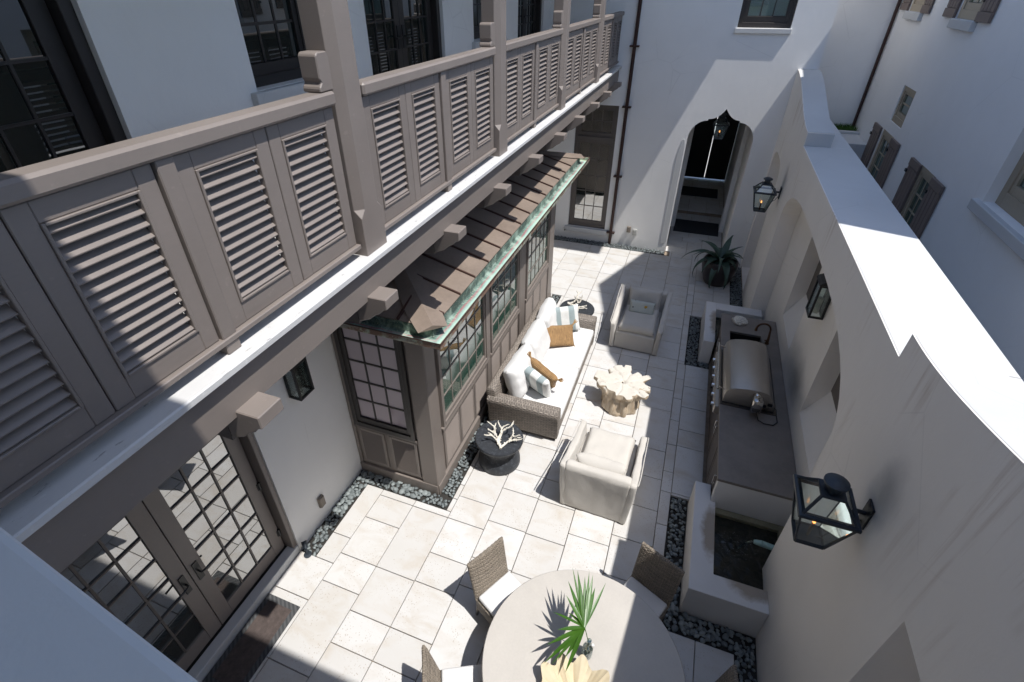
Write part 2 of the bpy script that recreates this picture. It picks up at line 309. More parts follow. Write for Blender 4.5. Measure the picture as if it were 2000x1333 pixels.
# ------------------------------------------------------------------ builders
ORG = {}
def tag(o, label=None, cat=None, group=None, kind=None):
    if label: o['label'] = label
    if cat: o['category'] = cat
    if group: o['group'] = group
    if kind: o['kind'] = kind
    return o
def thing(name, label, cat, loc=(0, 0, 0), rotz=0.0, group=None):
    o = bpy.data.objects.new(name, None); COL.objects.link(o); o.empty_display_size = .2
    o.location = loc; o.rotation_euler = (0, 0, rotz); ORG[o.name] = Vector(loc); return tag(o, label, cat, group)
def org(o): return ORG.get(o.name, Vector((0, 0, 0))) if o else Vector((0, 0, 0))
def place(name, me, parent=None, loc=(0, 0, 0), rot=None):
    o = bpy.data.objects.new(name, me); COL.objects.link(o)
    if parent: o.parent = parent
    o.location = loc
    if rot: o.rotation_euler = rot
    return o
class MB:
    def __init__(s): s.v = []; s.f = []
    def add(s, vs, fs):
        k = len(s.v); s.v += [tuple(p) for p in vs]; s.f += [tuple(i + k for i in f) for f in fs]; return s
    def box(s, x0, x1, y0, y1, z0, z1):
        if x0 > x1: x0, x1 = x1, x0
        if y0 > y1: y0, y1 = y1, y0
        if z0 > z1: z0, z1 = z1, z0
        return s.add([(x0, y0, z0), (x1, y0, z0), (x1, y1, z0), (x0, y1, z0), (x0, y0, z1), (x1, y0, z1), (x1, y1, z1), (x0, y1, z1)],
                     [(0, 3, 2, 1), (4, 5, 6, 7), (0, 1, 5, 4), (1, 2, 6, 5), (2, 3, 7, 6), (3, 0, 4, 7)])
    def obox(s, c, size, mat3):
        hx, hy, hz = [k / 2 for k in size]; c = Vector(c); P = []
        for dz in (-hz, hz):
            for dx, dy in ((-hx, -hy), (hx, -hy), (hx, hy), (-hx, hy)): P.append(c + mat3 @ Vector((dx, dy, dz)))
        return s.add(P, [(0, 3, 2, 1), (4, 5, 6, 7), (0, 1, 5, 4), (1, 2, 6, 5), (2, 3, 7, 6), (3, 0, 4, 7)])
    def prism(s, loops, mp, a0, a1):
        """2D polygon with holes -> slab between a0 and a1; mp(u,v,a)->xyz"""
        tri = tessellate_polygon([[Vector((u, v, 0)) for u, v in L] for L in loops]); pts = [p for L in loops for p in L]; n = len(pts)
        vs = [mp(u, v, a0) for u, v in pts] + [mp(u, v, a1) for u, v in pts]
        fs = [tuple(t) for t in tri] + [tuple(i + n for i in reversed(t)) for t in tri]; k = 0
        for L in loops:
            m = len(L); fs += [(k + i, k + (i + 1) % m, k + (i + 1) % m + n, k + i + n) for i in range(m)]; k += m
        return s.add(vs, fs)
    def tube(s, path, rad, n=8, cap=True):
        P = [Vector(p) for p in path]; rad = rad if isinstance(rad, (list, tuple)) else [rad] * len(P); vs = []; fs = []
        t0 = (P[1] - P[0]).normalized(); a = t0.orthogonal().normalized()
        for i, p in enumerate(P):
            t = (P[min(i + 1, len(P) - 1)] - P[max(i - 1, 0)]).normalized(); a = (a - t * a.dot(t))
            a = a.normalized() if a.length > 1e-6 else t.orthogonal().normalized(); b = t.cross(a)
            for k in range(n):
                an = 2 * math.pi * k / n; vs.append(p + (a * math.cos(an) + b * math.sin(an)) * rad[i])
        for i in range(len(P) - 1):
            for k in range(n): fs.append((i * n + k, i * n + (k + 1) % n, (i + 1) * n + (k + 1) % n, (i + 1) * n + k))
        if cap: fs += [tuple(range(n - 1, -1, -1)), tuple(range((len(P) - 1) * n, len(P) * n))]
        return s.add(vs, fs)
    def lathe(s, prof, n=32, c=(0, 0, 0), wob=None):
        vs = []; fs = []; m = len(prof)
        for i, (r, z) in enumerate(prof):
            for k in range(n):
                an = 2 * math.pi * k / n; rr = r * (wob(an, i) if wob else 1); vs.append((c[0] + rr * math.cos(an), c[1] + rr * math.sin(an), c[2] + z))
        for i in range(m - 1):
            for k in range(n): fs.append((i * n + k, i * n + (k + 1) % n, (i + 1) * n + (k + 1) % n, (i + 1) * n + k))
        fs.append(tuple(range(n - 1, -1, -1))); fs.append(tuple(range((m - 1) * n, m * n))); return s.add(vs, fs)
    def mesh(s, name, o=Vector((0, 0, 0)), bevel=0, seg=1, smooth=False, sub=0):
        bm = bmesh.new(); vv = [bm.verts.new(Vector(p) - o) for p in s.v]
        for f in s.f:
            try: bm.faces.new([vv[i] for i in f])
            except ValueError: pass
        bmesh.ops.recalc_face_normals(bm, faces=bm.faces)
        if bevel:
            ed = [e for e in bm.edges if len(e.link_faces) == 2 and e.calc_face_angle(0) > .5]
            bmesh.ops.bevel(bm, geom=ed, offset=bevel, offset_type='OFFSET', segments=seg, profile=.5, affect='EDGES', clamp_overlap=True)
        if sub: bmesh.ops.subdivide_edges(bm, edges=bm.edges, cuts=sub, use_grid_fill=True)
        me = bpy.data.meshes.new(name); bm.to_mesh(me); bm.free()
        if smooth:
            for p in me.polygons: p.use_smooth = True
            if smooth != 'all': me.set_sharp_from_angle(angle=R(48))
        return me
    def build(s, name, mat, parent=None, bevel=0, seg=1, smooth=False, o=None):
        o = org(parent) if o is None else Vector(o)
        if parent is None and o.length == 0 and s.v: pass
        me = s.mesh(name, o, bevel, seg, smooth); me.materials.append(M[mat] if isinstance(mat, str) else mat)
        ob = place(name, me, parent)
        if parent is None: ob.location = o
        ORG[ob.name] = o; return ob
def solo(mb, name, mat, label, cat, base=None, group=None, kind=None, **k):
    """a one-mesh thing; origin at its base centre"""
    xs = [p[0] for p in mb.v]; ys = [p[1] for p in mb.v]; zs = [p[2] for p in mb.v]
    o = Vector(base) if base else Vector(((min(xs) + max(xs)) / 2, (min(ys) + max(ys)) / 2, min(zs)))
    return tag(mb.build(name, mat, None, o=o, **k), label, cat, group, kind)
def copy_tree(o, parent=None):
    c = o.copy(); COL.objects.link(c); c.parent = parent; ORG[c.name] = org(o)
    for ch in o.children: copy_tree(ch, c)
    return c
XP = lambda u, v, a: (a, u, v)      # loops in (Y,Z), slab along X
YP = lambda u, v, a: (u, a, v)      # loops in (X,Z), slab along Y
ZP = lambda u, v, a: (u, v, a)
def rect(a0, a1, b0, b1): return [(a0, b0), (a1, b0), (a1, b1), (a0, b1)]

class Fr:
    """wall frame: u along the wall, n out of the wall"""
    def __init__(s, axis, c, sign): s.axis, s.c, s.sign = axis, c, sign
    def box(s, mb, u0, u1, z0, z1, n0, n1):
        a, b = s.c + s.sign * n0, s.c + s.sign * n1
        return mb.box(a, b, u0, u1, z0, z1) if s.axis == 'x' else mb.box(u0, u1, a, b, z0, z1)
    def pt(s, u, z, n): return (s.c + s.sign * n, u, z) if s.axis == 'x' else (u, s.c + s.sign * n, z)
PANE = {}
def pane_mesh(fr, w, h, mat):
    k = (fr.axis, fr.sign, round(w, 4), round(h, 4), mat)
    if k not in PANE:
        mb = MB(); Fr(fr.axis, 0, fr.sign).box(mb, -w / 2, w / 2, -h / 2, h / 2, -.004, .004); me = mb.mesh('pane'); me.materials.append(M[mat]); PANE[k] = me
    return PANE[k]
def glaze(par, fr, u0, u1, z0, z1, cols, rows, n, bar, barmat, glass, tilt=.004, bd=.012):
    """bars and single panes between u0..u1, z0..z1 at depth n; children of par"""
    o = org(par); pw = (u1 - u0) / cols; ph = (z1 - z0) / rows; mb = MB()
    for i in range(1, cols): fr.box(mb, u0 + i * pw - bar / 2, u0 + i * pw + bar / 2, z0, z1, n - .006, n + bd)
    for j in range(1, rows): fr.box(mb, u0, u1, z0 + j * ph - bar / 2, z0 + j * ph + bar / 2, n - .005, n + bd + .002)
    if mb.v: mb.build('glazing_bars', barmat, par)
    me = pane_mesh(fr, pw - bar * .6, ph - bar * .6, glass)
    for i in range(cols):
        for j in range(rows):
            p = place('pane', me, par, Vector(fr.pt(u0 + (i + .5) * pw, z0 + (j + .5) * ph, n)) - o)
            a, b = random.gauss(0, tilt), random.gauss(0, tilt)
            p.rotation_euler = (0, b, a) if fr.axis == 'x' else (b, 0, a)
def window(par, fr, u0, u1, z0, z1, cols, rows, fw, n, mat, glass, bar=.022, sash=.0, depth=.07, name='window'):
    mb = MB(); a, b = n - depth, n + .03
    fr.box(mb, u0, u0 + fw, z0, z1, a, b); fr.box(mb, u1 - fw, u1, z0, z1, a, b); fr.box(mb, u0 + fw, u1 - fw, z1 - fw, z1, a, b); fr.box(mb, u0 + fw, u1 - fw, z0, z0 + fw * 1.3, a, b)
    w = mb.build(name, mat, par, bevel=.004); ORG[w.name] = org(par)
    if sash:
        mb = MB(); i0, i1, j0, j1 = u0 + fw, u1 - fw, z0 + fw * 1.3, z1 - fw; s = sash
        fr.box(mb, i0, i0 + s, j0, j1, n - .05, n + .012); fr.box(mb, i1 - s, i1, j0, j1, n - .05, n + .012); fr.box(mb, i0 + s, i1 - s, j1 - s, j1, n - .05, n + .012); fr.box(mb, i0 + s, i1 - s, j0, j0 + s * 1.6, n - .05, n + .012)
        mb.build('sash', mat, w, bevel=.003); glaze(w, fr, i0 + s, i1 - s, j0 + s * 1.6, j1 - s, cols, rows, n - .02, bar, mat, glass)
    else: glaze(w, fr, u0 + fw, u1 - fw, z0 + fw * 1.3, z1 - fw, cols, rows, n - .02, bar, mat, glass)
    return w

# ================================================================== SETTING
XL, XG, YF, XN = -3.81, 1.732, 13.55, 3.70          # house wall, garden wall, far wall, neighbour facade
g = MB().box(-60, 60, -40, 80, -.35, -.06).build('ground', 'street'); tag(g, kind='structure')
# ---- paving: each slab a piece of its own
bed = MB().box(XL - .3, XG + .02, -.6, 20.6, -.058, -.0305).build('courtyard_paving', 'mortar'); tag(bed, kind='structure')
PAV = {}
def paver(x0, x1, y0, y1, z=0.0, cuts=None):
    gp = .0045; w, l = x1 - x0 - 2 * gp, y1 - y0 - 2 * gp
    if w < .03 or l < .03: return
    k = (round(w, 3), round(l, 3))
    if k not in PAV:
        me = MB().box(-w / 2, w / 2, -l / 2, l / 2, -.03, 0).mesh('paver', bevel=.004); me.materials.append(M['paver']); PAV[k] = me
    place('paver', PAV[k], bed, ((x0 + x1) / 2, (y0 + y1) / 2, z + random.uniform(-.0015, .0015)), (random.gauss(0, .0012), random.gauss(0, .0012), 0))
# regions without slabs (pebble beds, bay, basins): (x0,x1,y0,y1)
VOID = [(-3.81, -3.575, 2.62, 3.85), (-3.81, -2.28, 3.85, 4.07), (-3.81, -2.5, 4.07, 9.97), (-2.5, -2.28, 3.85, 10.2),
        (.66, 1.74, 3.29, 5.22), (1.5, 1.74, -.6, 3.29), (.635, 1.74, 8.46, 10.33), (1.08, 1.74, 5.22, 8.46), (1.46, 1.74, 10.33, 13.2),
        (-3.81, -.085, 13.24, 13.55)]
def clip(r, out):
    """split r by the voids"""
    for v in VOID:
        ix0, ix1, iy0, iy1 = max(r[0], v[0]), min(r[1], v[1]), max(r[2], v[2]), min(r[3], v[3])
        if ix1 - ix0 > .002 and iy1 - iy0 > .002:
            for q in ((r[0], r[1], r[2], iy0), (r[0], r[1], iy1, r[3]), (r[0], ix0, iy0, iy1), (ix1, r[1], iy0, iy1)):
                if q[1] - q[0] > .02 and q[3] - q[2] > .02: clip(q, out)
            return
    out.append(r)
colx = [-3.81, -3.30, -2.76, -2.21, -1.67, -1.12, -.58, -.03, .51, .66, 1.09, 1.735]
known = {1: [1.05, 1.44, 2.39, 2.78, 3.36, 3.75, 4.07], 2: [.85, 1.82, 2.2, 2.78, 3.75, 4.33, 4.72], 3: [1.24, 1.82, 2.2, 2.79, 3.20, 3.75, 4.72, 5.3], 0: [.9, 1.44, 2.12, 3.0, 3.85]}
for i in range(len(colx) - 1):
    x0, x1 = colx[i], colx[i + 1]; ys = [-.55] + known.get(i, []); yend = 13.55
    while ys[-1] < yend - .25: ys.append(min(ys[-1] + random.choice((.39, .58, .58, .97, .58)), yend))
    ys[-1] = yend; j = 0
    while j < len(ys) - 1:
        y0, y1 = ys[j], ys[j + 1]; cells = [(x0, x1, y0, y1)]
        if y1 - y0 > .9 and random.random() < .3: cells = [(x0, x1, y0, y0 + .39), (x0, x1, y0 + .39, y1)]
        for c in cells:
            out = []; clip(c, out)
            for q in out: paver(*q)
        j += 1
for yy, rows_ in ((13.55, None),):
    y = 13.55
    while y < 20.0:
        l = random.choice((.39, .58)); z = .0 if y < 16.6 else .12
        if y < 16.6 < y + l: l = 16.6 - y
        x = -.21
        while x < 1.2:
            w = min(random.choice((.39, .545, .545)), 1.24 - x)
            if 1.24 - (x + w) < .12: w = 1.24 - x
            paver(x, x + w, y, min(y + l, 20.3), z); x += w
        y += l
stp = MB().box(-.25, 1.27, 16.605, 20.3, -.05, .085).build('passage_step', 'mortar'); tag(stp, kind='structure')

# ---- pebble beds
PM = []
for k in range(6):
    bm = bmesh.new(); bmesh.ops.create_icosphere(bm, subdivisions=1, radius=1); off = Vector((k * 7.1, 3, 1))
    for v in bm.verts: v.co *= 1 + .16 * noise.noise(v.co * 1.3 + off)
    bmesh.ops.subdivide_edges(bm, edges=bm.edges, cuts=1, smooth=1.0, use_grid_fill=True) if k < 3 else bmesh.ops.smooth_vert(bm, verts=bm.verts, factor=.1, use_axis_x=True, use_axis_y=True, use_axis_z=True)
    me = bpy.data.meshes.new('pebble'); bm.to_mesh(me); bm.free(); me.materials.append(M['pebble'])
    for p in me.polygons: p.use_smooth = True
    PM.append(me)
def in_any(x, y, rects): return any(a < x < b and c < y < d for a, b, c, d in rects)
def pebble_bed(name, rects, label, n_parts, dens, s0, s1, cen):
    mb = MB()
    for a, b, c, d in rects: mb.box(a, b, c, d, -.056, -.026)
    o = mb.build(name, 'soil'); tag(o, kind='structure'); spots = []
    for a, b, c, d in rects:
        for _ in range(int((b - a) * (d - c) * dens)):
            sz = random.uniform(s0, s1); m = sz * .8
            spots.append((random.uniform(a + m, b - m) if b - a > 2 * m else (a + b) / 2, random.uniform(c + m, d - m) if d - c > 2 * m else (c + d) / 2, sz))
    grid = {}; keep = []
    for x, y, sz in spots:      # thin out heavy overlaps
        k = (int(x / .05), int(y / .05)); near = [q for dx in (-1, 0, 1) for dy in (-1, 0, 1) for q in grid.get((k[0] + dx, k[1] + dy), [])]
        over = sum(1 for q in near if (q[0] - x) ** 2 + (q[1] - y) ** 2 < (.62 * (q[2] + sz)) ** 2)
        if over > 1: continue
        z = -.013 + (.016 if over else 0) + random.uniform(-.004, .006); grid.setdefault(k, []).append((x, y, sz)); keep.append((x, y, z, sz))
    keep.sort(key=lambda q: (q[0] - cen[0]) ** 2 + (q[1] - cen[1]) ** 2); rest = MB()
    for i, (x, y, z, sz) in enumerate(keep):
        sc = Vector((sz, sz * random.uniform(.62, .85), sz * random.uniform(.38, .55))); rot = (random.gauss(0, .22), random.gauss(0, .22), random.uniform(0, 6.28))
        if i < n_parts:
            p = place('pebble', random.choice(PM), o, (x, y, z), rot); p.scale = sc
        else:
            from mathutils import Euler
            mt = Matrix.Translation((x, y, z)) @ Euler(rot).to_matrix().to_4x4() @ Matrix.Diagonal((*sc, 1)); me = PM[3 + i % 3]
            rest.add([mt @ v.co for v in me.vertices], [tuple(p.vertices) for p in me.polygons])
    if rest.v: tag(rest.build('pebble_mass', 'pebble_many', o, smooth='all'), kind='stuff')
    return o
pebble_bed('pebble_bed', [(-3.81, -3.575, 2.60, 3.85), (-3.81, -2.28, 3.85, 4.07), (-2.5, -2.28, 4.07, 10.2)], '', 150, 900, .026, .048, (-3.2, 3.6))
pebble_bed('pebble_bed', [(.66, .90, 3.29, 5.22), (.9, 1.5, 3.29, 3.57), (1.5, 1.735, -.3, 3.57)], '', 150, 900, .024, .044, (.9, 3.4))
pebble_bed('pebble_bed', [(.635, .87, 8.46, 10.33), (.87, 1.08, 8.46, 8.66), (1.46, 1.735, 10.33, 13.2)], '', 0, 1100, .02, .036, (.8, 9))
pebble_bed('pebble_bed', [(-3.81, -.215, 13.24, 13.55)], '', 0, 1100, .02, .036, (-1, 13.4))

# ================================================================== MAIN HOUSE (left)
H = thing('main_house', 'white stucco house with upper balcony doors and dark framed windows', 'house', (XL, 6, 0))
fl_ = Fr('x', XL, 1)
DOOR = (.36, 2.62, -.06, 2.95)
mb = MB().prism([rect(-1.2, YF, -.06, 4.30), rect(*DOOR)[::-1]], XP, XL - .32, XL); mb.build('lower_wall', 'stucco', H)
UP_ = [(.55, 2.59, 4.52, 6.95), (3.89, 4.88, 5.33, 6.9), (5.79, 7.81, 4.52, 6.95), (8.93, 9.9, 5.33, 6.9), (11.2, 13.0, 4.52, 6.95)]
mb = MB().prism([rect(-1.2, YF, 4.302, 8.2)] + [rect(*u)[::-1] for u in UP_], XP, XL - .28, XL - .001); mb.build('upper_wall', 'stucco', H)
MB().box(XL - 3, XL - .33, -1.2, YF, -.06, 8.1).build('interior_core', 'interior', H)
for (a, b, c, d) in (UP_[1], UP_[3]):
    mb = MB(); fl_.box(mb, a - .09, b + .09, c - .14, c - .005, -.2, .07); mb.build('window_sill', 'coping', H, bevel=.006)
    window(H, fl_, a, b, c, d, 3, 4, .07, -.16, 'frame_dark', 'glass', .025, .06)
def french(par, u0, u1, z0, z1, n, mat, glass, cols, rows, stile, bot, handle_side, bar=.02, hinge=0):
    mb = MB(); top = .12
    fl_.box(mb, u0, u0 + stile, z0, z1, n - .05, n); fl_.box(mb, u1 - stile, u1, z0, z1, n - .05, n)
    fl_.box(mb, u0 + stile, u1 - stile, z0, z0 + bot, n - .05, n - .002); fl_.box(mb, u0 + stile, u1 - stile, z1 - top, z1, n - .05, n - .002)
    d = mb.build('door', mat, par, bevel=.004); ORG[d.name] = org(par)
    glaze(d, fl_, u0 + stile, u1 - stile, z0 + bot, z1 - top, cols, rows, n - .025, bar, 'taupe_dark' if mat == 'taupe' else mat, glass, bd=.018)
    hy = (u1 - stile * .5) if handle_side > 0 else (u0 + stile * .5); hz = z0 + 1.0; s = -handle_side
    mb = MB(); fl_.box(mb, hy - .03, hy + .03, hz - .14, hz + .13, n, n + .012)
    mb.tube([fl_.pt(hy, hz, n), fl_.pt(hy, hz, n + .055), fl_.pt(hy + s * .03, hz, n + .065), fl_.pt(hy + s * .14, hz - .01, n + .06)], .011, 8); mb.build('door_handle', 'iron', d, smooth=False)
    if hinge:
        for zz in (z0 + .3, z0 + 1.2, z0 + 2.1):
            m2 = MB(); hu = u1 - .005 if hinge > 0 else u0 + .005; m2.tube([fl_.pt(hu, zz - .06, n + .01), fl_.pt(hu, zz + .06, n + .01)], .013, 8); fl_.box(m2, hu - .03, hu + .03, zz - .05, zz + .05, n - .001, n + .006); m2.build('hinge', 'iron', d)
    return d
# ground floor pair
n = -.145
mb = MB(); fl_.box(mb, .36, .45, .12, 2.95, -.2, -.06); fl_.box(mb, 2.555, 2.615, .12, 2.95, -.2, -.02); fl_.box(mb, .45, 2.555, 2.84, 2.95, -.2, -.06); mb.build('door_frame', 'taupe', H, bevel=.006)
mb = MB(); fl_.box(mb, .362, 2.618, -.055, .125, -.13, -.004); mb.build('door_threshold', 'coping', H, bevel=.006)
mb = MB(); fl_.box(mb, .45, 2.555, .02, .118, -.24, -.131); mb.build('threshold_gap', 'rubber', H)
french(H, .46, 1.487, .145, 2.83, n, 'taupe', 'glass_door', 3, 7, .155, .205, 1)
french(H, 1.495, 2.535, .145, 2.83, n, 'taupe', 'glass_door', 3, 7, .155, .205, -1, hinge=1)
# upper balcony doors
for (a, b, c, d) in (UP_[0], UP_[2], UP_[4]):
    mb = MB(); fl_.box(mb, a, a + .09, c, d, -.24, -.05); fl_.box(mb, b - .09, b, c, d, -.24, -.05); fl_.box(mb, a + .09, b - .09, d - .09, d, -.24, -.05); mb.build('door_frame', 'frame_dark', H, bevel=.005)
    m_ = (a + b) / 2
    french(H, a + .095, m_ - .003, c + .03, d - .095, -.15, 'frame_dark', 'glass', 3, 6, .13, .2, 1)
    french(H, m_ + .003, b - .095, c + .03, d - .095, -.15, 'frame_dark', 'glass', 3, 6, .13, .2, -1)
mb = MB(); fl_.box(mb, 3.10, 3.20, .28, .46, -.001, .035); fl_.box(mb, 3.105, 3.195, .285, .455, .035, .05); mb.build('outlet_box', 'box_tan', H, bevel=.006)

# ================================================================== BALCONY
YP_ = [.17 + 2.7 * k for k in range(5)]          # post centres .17 2.87 5.57 8.27 10.97
B = thing('balcony', 'taupe timber balcony with louvred railing panels along the white house', 'balcony', (-2.1, 6.8, 4.17))
MB().box(XL + .002, -1.993, -1.0, YF - .003, 4.452, 4.5).build('ledge', 'ledge', B, bevel=.008)
MB().box(-2.14, -2.045, -1.0, YF - .003, 4.17, 4.450).build('fascia_beam', 'taupe', B, bevel=.006)
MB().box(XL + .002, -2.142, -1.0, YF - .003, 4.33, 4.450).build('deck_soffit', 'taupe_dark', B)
for k in range(10):
    yc = 1.44 + 1.292 * k
    if yc > YF - .2: break
    pr = [(-2.16, 4.214), (-1.89, 4.214), (-1.89, 4.128), (-1.93, 4.118), (-1.955, 4.085), (-2.0, 4.06), (-2.06, 4.01), (-2.16, 3.97)]
    MB().prism([pr], YP, yc - .09, yc + .09).build('bracket', 'taupe', B, bevel=.006)
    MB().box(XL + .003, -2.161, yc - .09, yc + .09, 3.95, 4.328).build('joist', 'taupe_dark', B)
def lpost(y):
    mb = MB(); x0, x1, y0, y1 = -2.235, -2.045, y - .135, y + .13
    def ring(z, c): return [(x0 , y0, z), (x1 - c, y0, z), (x1, y0 + c, z), (x1, y1 - c, z), (x1 - c, y1, z), (x0, y1, z)]
    rs = [ring(4.5, .003), ring(4.78, .003), ring(4.835, .055), ring(7.199, .055)]; vs = [p for r in rs for p in r]; fs = []
    for i in range(3):
        for k in range(6): fs.append((i * 6 + k, i * 6 + (k + 1) % 6, i * 6 + 6 + (k + 1) % 6, i * 6 + 6 + k))
    fs += [(5, 4, 3, 2, 1, 0), tuple(range(18, 24))]; mb.add(vs, fs); p = mb.build('post', 'taupe', B, bevel=.004); ORG[p.name] = org(B)
    pr = [(y - .136, 5.595), (y - .136, 5.775), (y - .150, 5.80), (y - .235, 5.80), (y - .252, 5.785), (y - .252, 5.665), (y - .238, 5.645), (y - .262, 5.62), (y - .262, 5.595)]
    MB().prism([pr], XP, -2.21, -2.085).build('rail_block', 'taupe', p, bevel=.006)
SLT = None
def louver(y0, y1, slatmesh):
    fr = Fr('x', -2.105, 1); mb = MB(); st, tp, bt = .088, .085, .115; z0, z1 = 4.60, 5.505
    fr.box(mb, y0, y0 + st, z0, z1, -.045, 0); fr.box(mb, y1 - st, y1, z0, z1, -.045, 0); fr.box(mb, y0 + st, y1 - st, z1 - tp, z1, -.045, -.001); fr.box(mb, y0 + st, y1 - st, z0, z0 + bt, -.045, -.001)
    p = mb.build('louvre_panel', 'taupe', B, bevel=.004); ORG[p.name] = org(B)
    mo = MB(); i0, i1, j0, j1 = y0 + st, y1 - st, z0 + bt, z1 - tp
    for q in ((i0, i0 + .014, j0, j1), (i1 - .014, i1, j0, j1), (i0 + .014, i1 - .014, j1 - .012, j1), (i0 + .014, i1 - .014, j0, j0 + .014)): fr.box(mo, *q, -.03, .008)
    mo.build('moulding', 'taupe', p, bevel=.003); w = i1 - i0 - .028; k = round(w, 3); pitch = .0535
    if k not in slatmesh:
        m = MB(); c, s = math.cos(R(40)), math.sin(R(40)); m.obox((0, 0, 0), (.062, w, .010), Matrix(((c, 0, s), (0, 1, 0), (-s, 0, c)))); me = m.mesh('slat', bevel=.002); me.materials.append(M['taupe']); slatmesh[k] = me
    z = j0 + .04
    while z < j1 - .015:
        place('slat', slatmesh[k], p, Vector((-2.130, (i0 + i1) / 2, z)) - org(B)); z += pitch
sm = {}
for k, y in enumerate(YP_):
    lpost(y); a = y + .145; b = (YP_[k + 1] - .15) if k < 4 else YF - .02
    MB().box(-2.20, -2.068, a, b, 5.512, 5.592).build('handrail', 'taupe', B, bevel=.014)
    MB().box(-2.155, -2.075, a, b, 4.565, 4.598).build('bottom_rail', 'taupe', B, bevel=.005)
    m_ = y + 1.345
    MB().box(-2.165, -2.085, m_ - .045, m_ + .045, 4.5, 5.511).build('intermediate_post', 'taupe', B, bevel=.005)
    for (p0, p1) in ((a + .01, m_ - .052), (m_ + .052, b - .01)):
        h_ = (p0 + p1) / 2; louver(p0, h_ - .003, sm); louver(h_ + .003, p1, sm)
# first (nearest) bay before the first post
MB().box(-2.20, -2.068, -1.0, .02, 5.512, 5.592).build('handrail', 'taupe', B, bevel=.014)
louver(-.9, -.47, sm); louver(-.46, .02, sm)
MB().box(XL + .003, -1.72, -1.0, YF - .01, 7.401, 7.60).build('balcony_roof', 'ledge', B)
MB().box(-2.21, -2.07, -1.0, YF - .01, 7.2, 7.3995).build('sky_block_beam', 'taupe', B, bevel=.006)  # unseen beam, added to block sky light from the upper wall

# ================================================================== GLAZED BAY (nook under the balcony)
XB, Y0, Y1, ZE = -2.5, 4.07, 9.97, 3.13
K = thing('glazed_bay', 'taupe glazed bay with copper standing seam roof below the balcony', 'bay window', ((XL + XB) / 2, 7, 0))
MB().box(XL + .004, XB - .06, Y0 + .06, Y1 - .06, -.055, 3.06).build('core', 'interior', K)
fx = Fr('x', XB, 1); fy = Fr('y', Y0, -1); fy2 = Fr('y', Y1, 1)
WIN = [(4.36, 6.0), (6.17, 7.6), (8.02, 9.58)]
mb = MB(); fx.box(mb, Y0 - .0, Y1, -.055, .17, -.06, .02); mb.build('plinth', 'taupe', K, bevel=.006)
mb = MB(); fy.box(mb, XL + .003, XB - .003, -.055, .17, -.06, .02); mb.build('plinth', 'taupe', K, bevel=.006)
mb = MB(); fx.box(mb, Y0, Y1, .171, 2.99, -.06, -.03)
holes = [rect(a, b, 1.08, 2.90)[::-1] for a, b in WIN]; mb = MB().prism([rect(Y0 - .002, Y1 + .002, .171, 3.06)] + holes, XP, XB - .055, XB - .02); mb.build('front_wall', 'taupe', K)
mb = MB().prism([rect(XL + .003, XB - .056, .171, 3.06), rect(-3.73, -2.79, 1.02, 2.9)[::-1]], YP, Y0 + .02, Y0 + .055); mb.build('side_wall', 'taupe', K)
MB().box(XL + .003, XB - .056, Y1 - .055, Y1 - .02, .171, 3.06).build('side_wall', 'taupe', K)
for (a, b) in ((Y0 - .004, 4.30), (6.02, 6.15), (7.66, 7.96), (9.64, Y1 + .004)):
    mb = MB(); fx.box(mb, a, b, .172, 3.055, -.02, .012); mb.build('corner_post' if b - a > .25 else 'mullion_post', 'taupe', K, bevel=.008)
mb = MB(); fy.box(mb, -2.74, XB + .008, .172, 3.055, -.02, .012); mb.build('corner_post', 'taupe', K, bevel=.008)
mb = MB(); fy.box(mb, XL + .003, -3.76, .172, 3.055, -.02, .010); mb.build('corner_post', 'taupe', K, bevel=.006)
def small_louver(fr, u0, u1, z0, z1, flat=False):
    mb = MB(); s = .045
    fr.box(mb, u0, u0 + s, z0, z1, -.02, .004); fr.box(mb, u1 - s, u1, z0, z1, -.02, .004); fr.box(mb, u0 + s, u1 - s, z1 - s, z1, -.02, .003); fr.box(mb, u0 + s, u1 - s, z0, z0 + s, -.02, .003)
    p = mb.build('louvre_panel', 'taupe', K, bevel=.003); ORG[p.name] = org(K); m = MB(); z = z0 + s + .018; w = u1 - u0 - 2 * s
    while z < z1 - s - .01:
        c, t_ = math.cos(R(58)), math.sin(R(58)); cen = Vector(fr.pt((u0 + u1) / 2, z, -.008))
        if fr.axis == 'x': m.obox(cen, (.038, w, .006), Matrix(((c, 0, t_), (0, 1, 0), (-t_, 0, c))))
        else: m.obox(cen, (w, .038, .006), Matrix(((1, 0, 0), (0, c, -t_), (0, t_, c))))
        z += .031
    tag(m.build('louvre_slats', 'taupe', p), kind='stuff')
for (a, b) in WIN:
    window(K, fx, a, b, 1.08, 2.92, 5 if b - a > 1.5 else 4, 5, .05, .0, 'taupe', 'glass_green', .02, .045, .06)
    mb = MB(); fx.box(mb, a - .03, b + .03, 1.03, 1.078, -.02, .03); mb.build('window_sill', 'taupe', K, bevel=.006)
    w3 = (b - a) / 3
    for i in range(3): small_louver(fx, a + i * w3 + .01, a + (i + 1) * w3 - .01, .24, .99)
window(K, fy, -3.74, -2.77, 1.0, 2.95, 3, 5, .06, .0, 'frame_dark', 'glass_pink_reflection', .024, .055, .06)
mb = MB(); fy.box(mb, -3.76, -2.745, .955, .998, -.02, .02); mb.build('window_sill', 'taupe_dark', K, bevel=.005)
small_louver(fy, -3.72, -3.29, .24, .93); small_louver(fy, -3.21, -2.77, .24, .93)
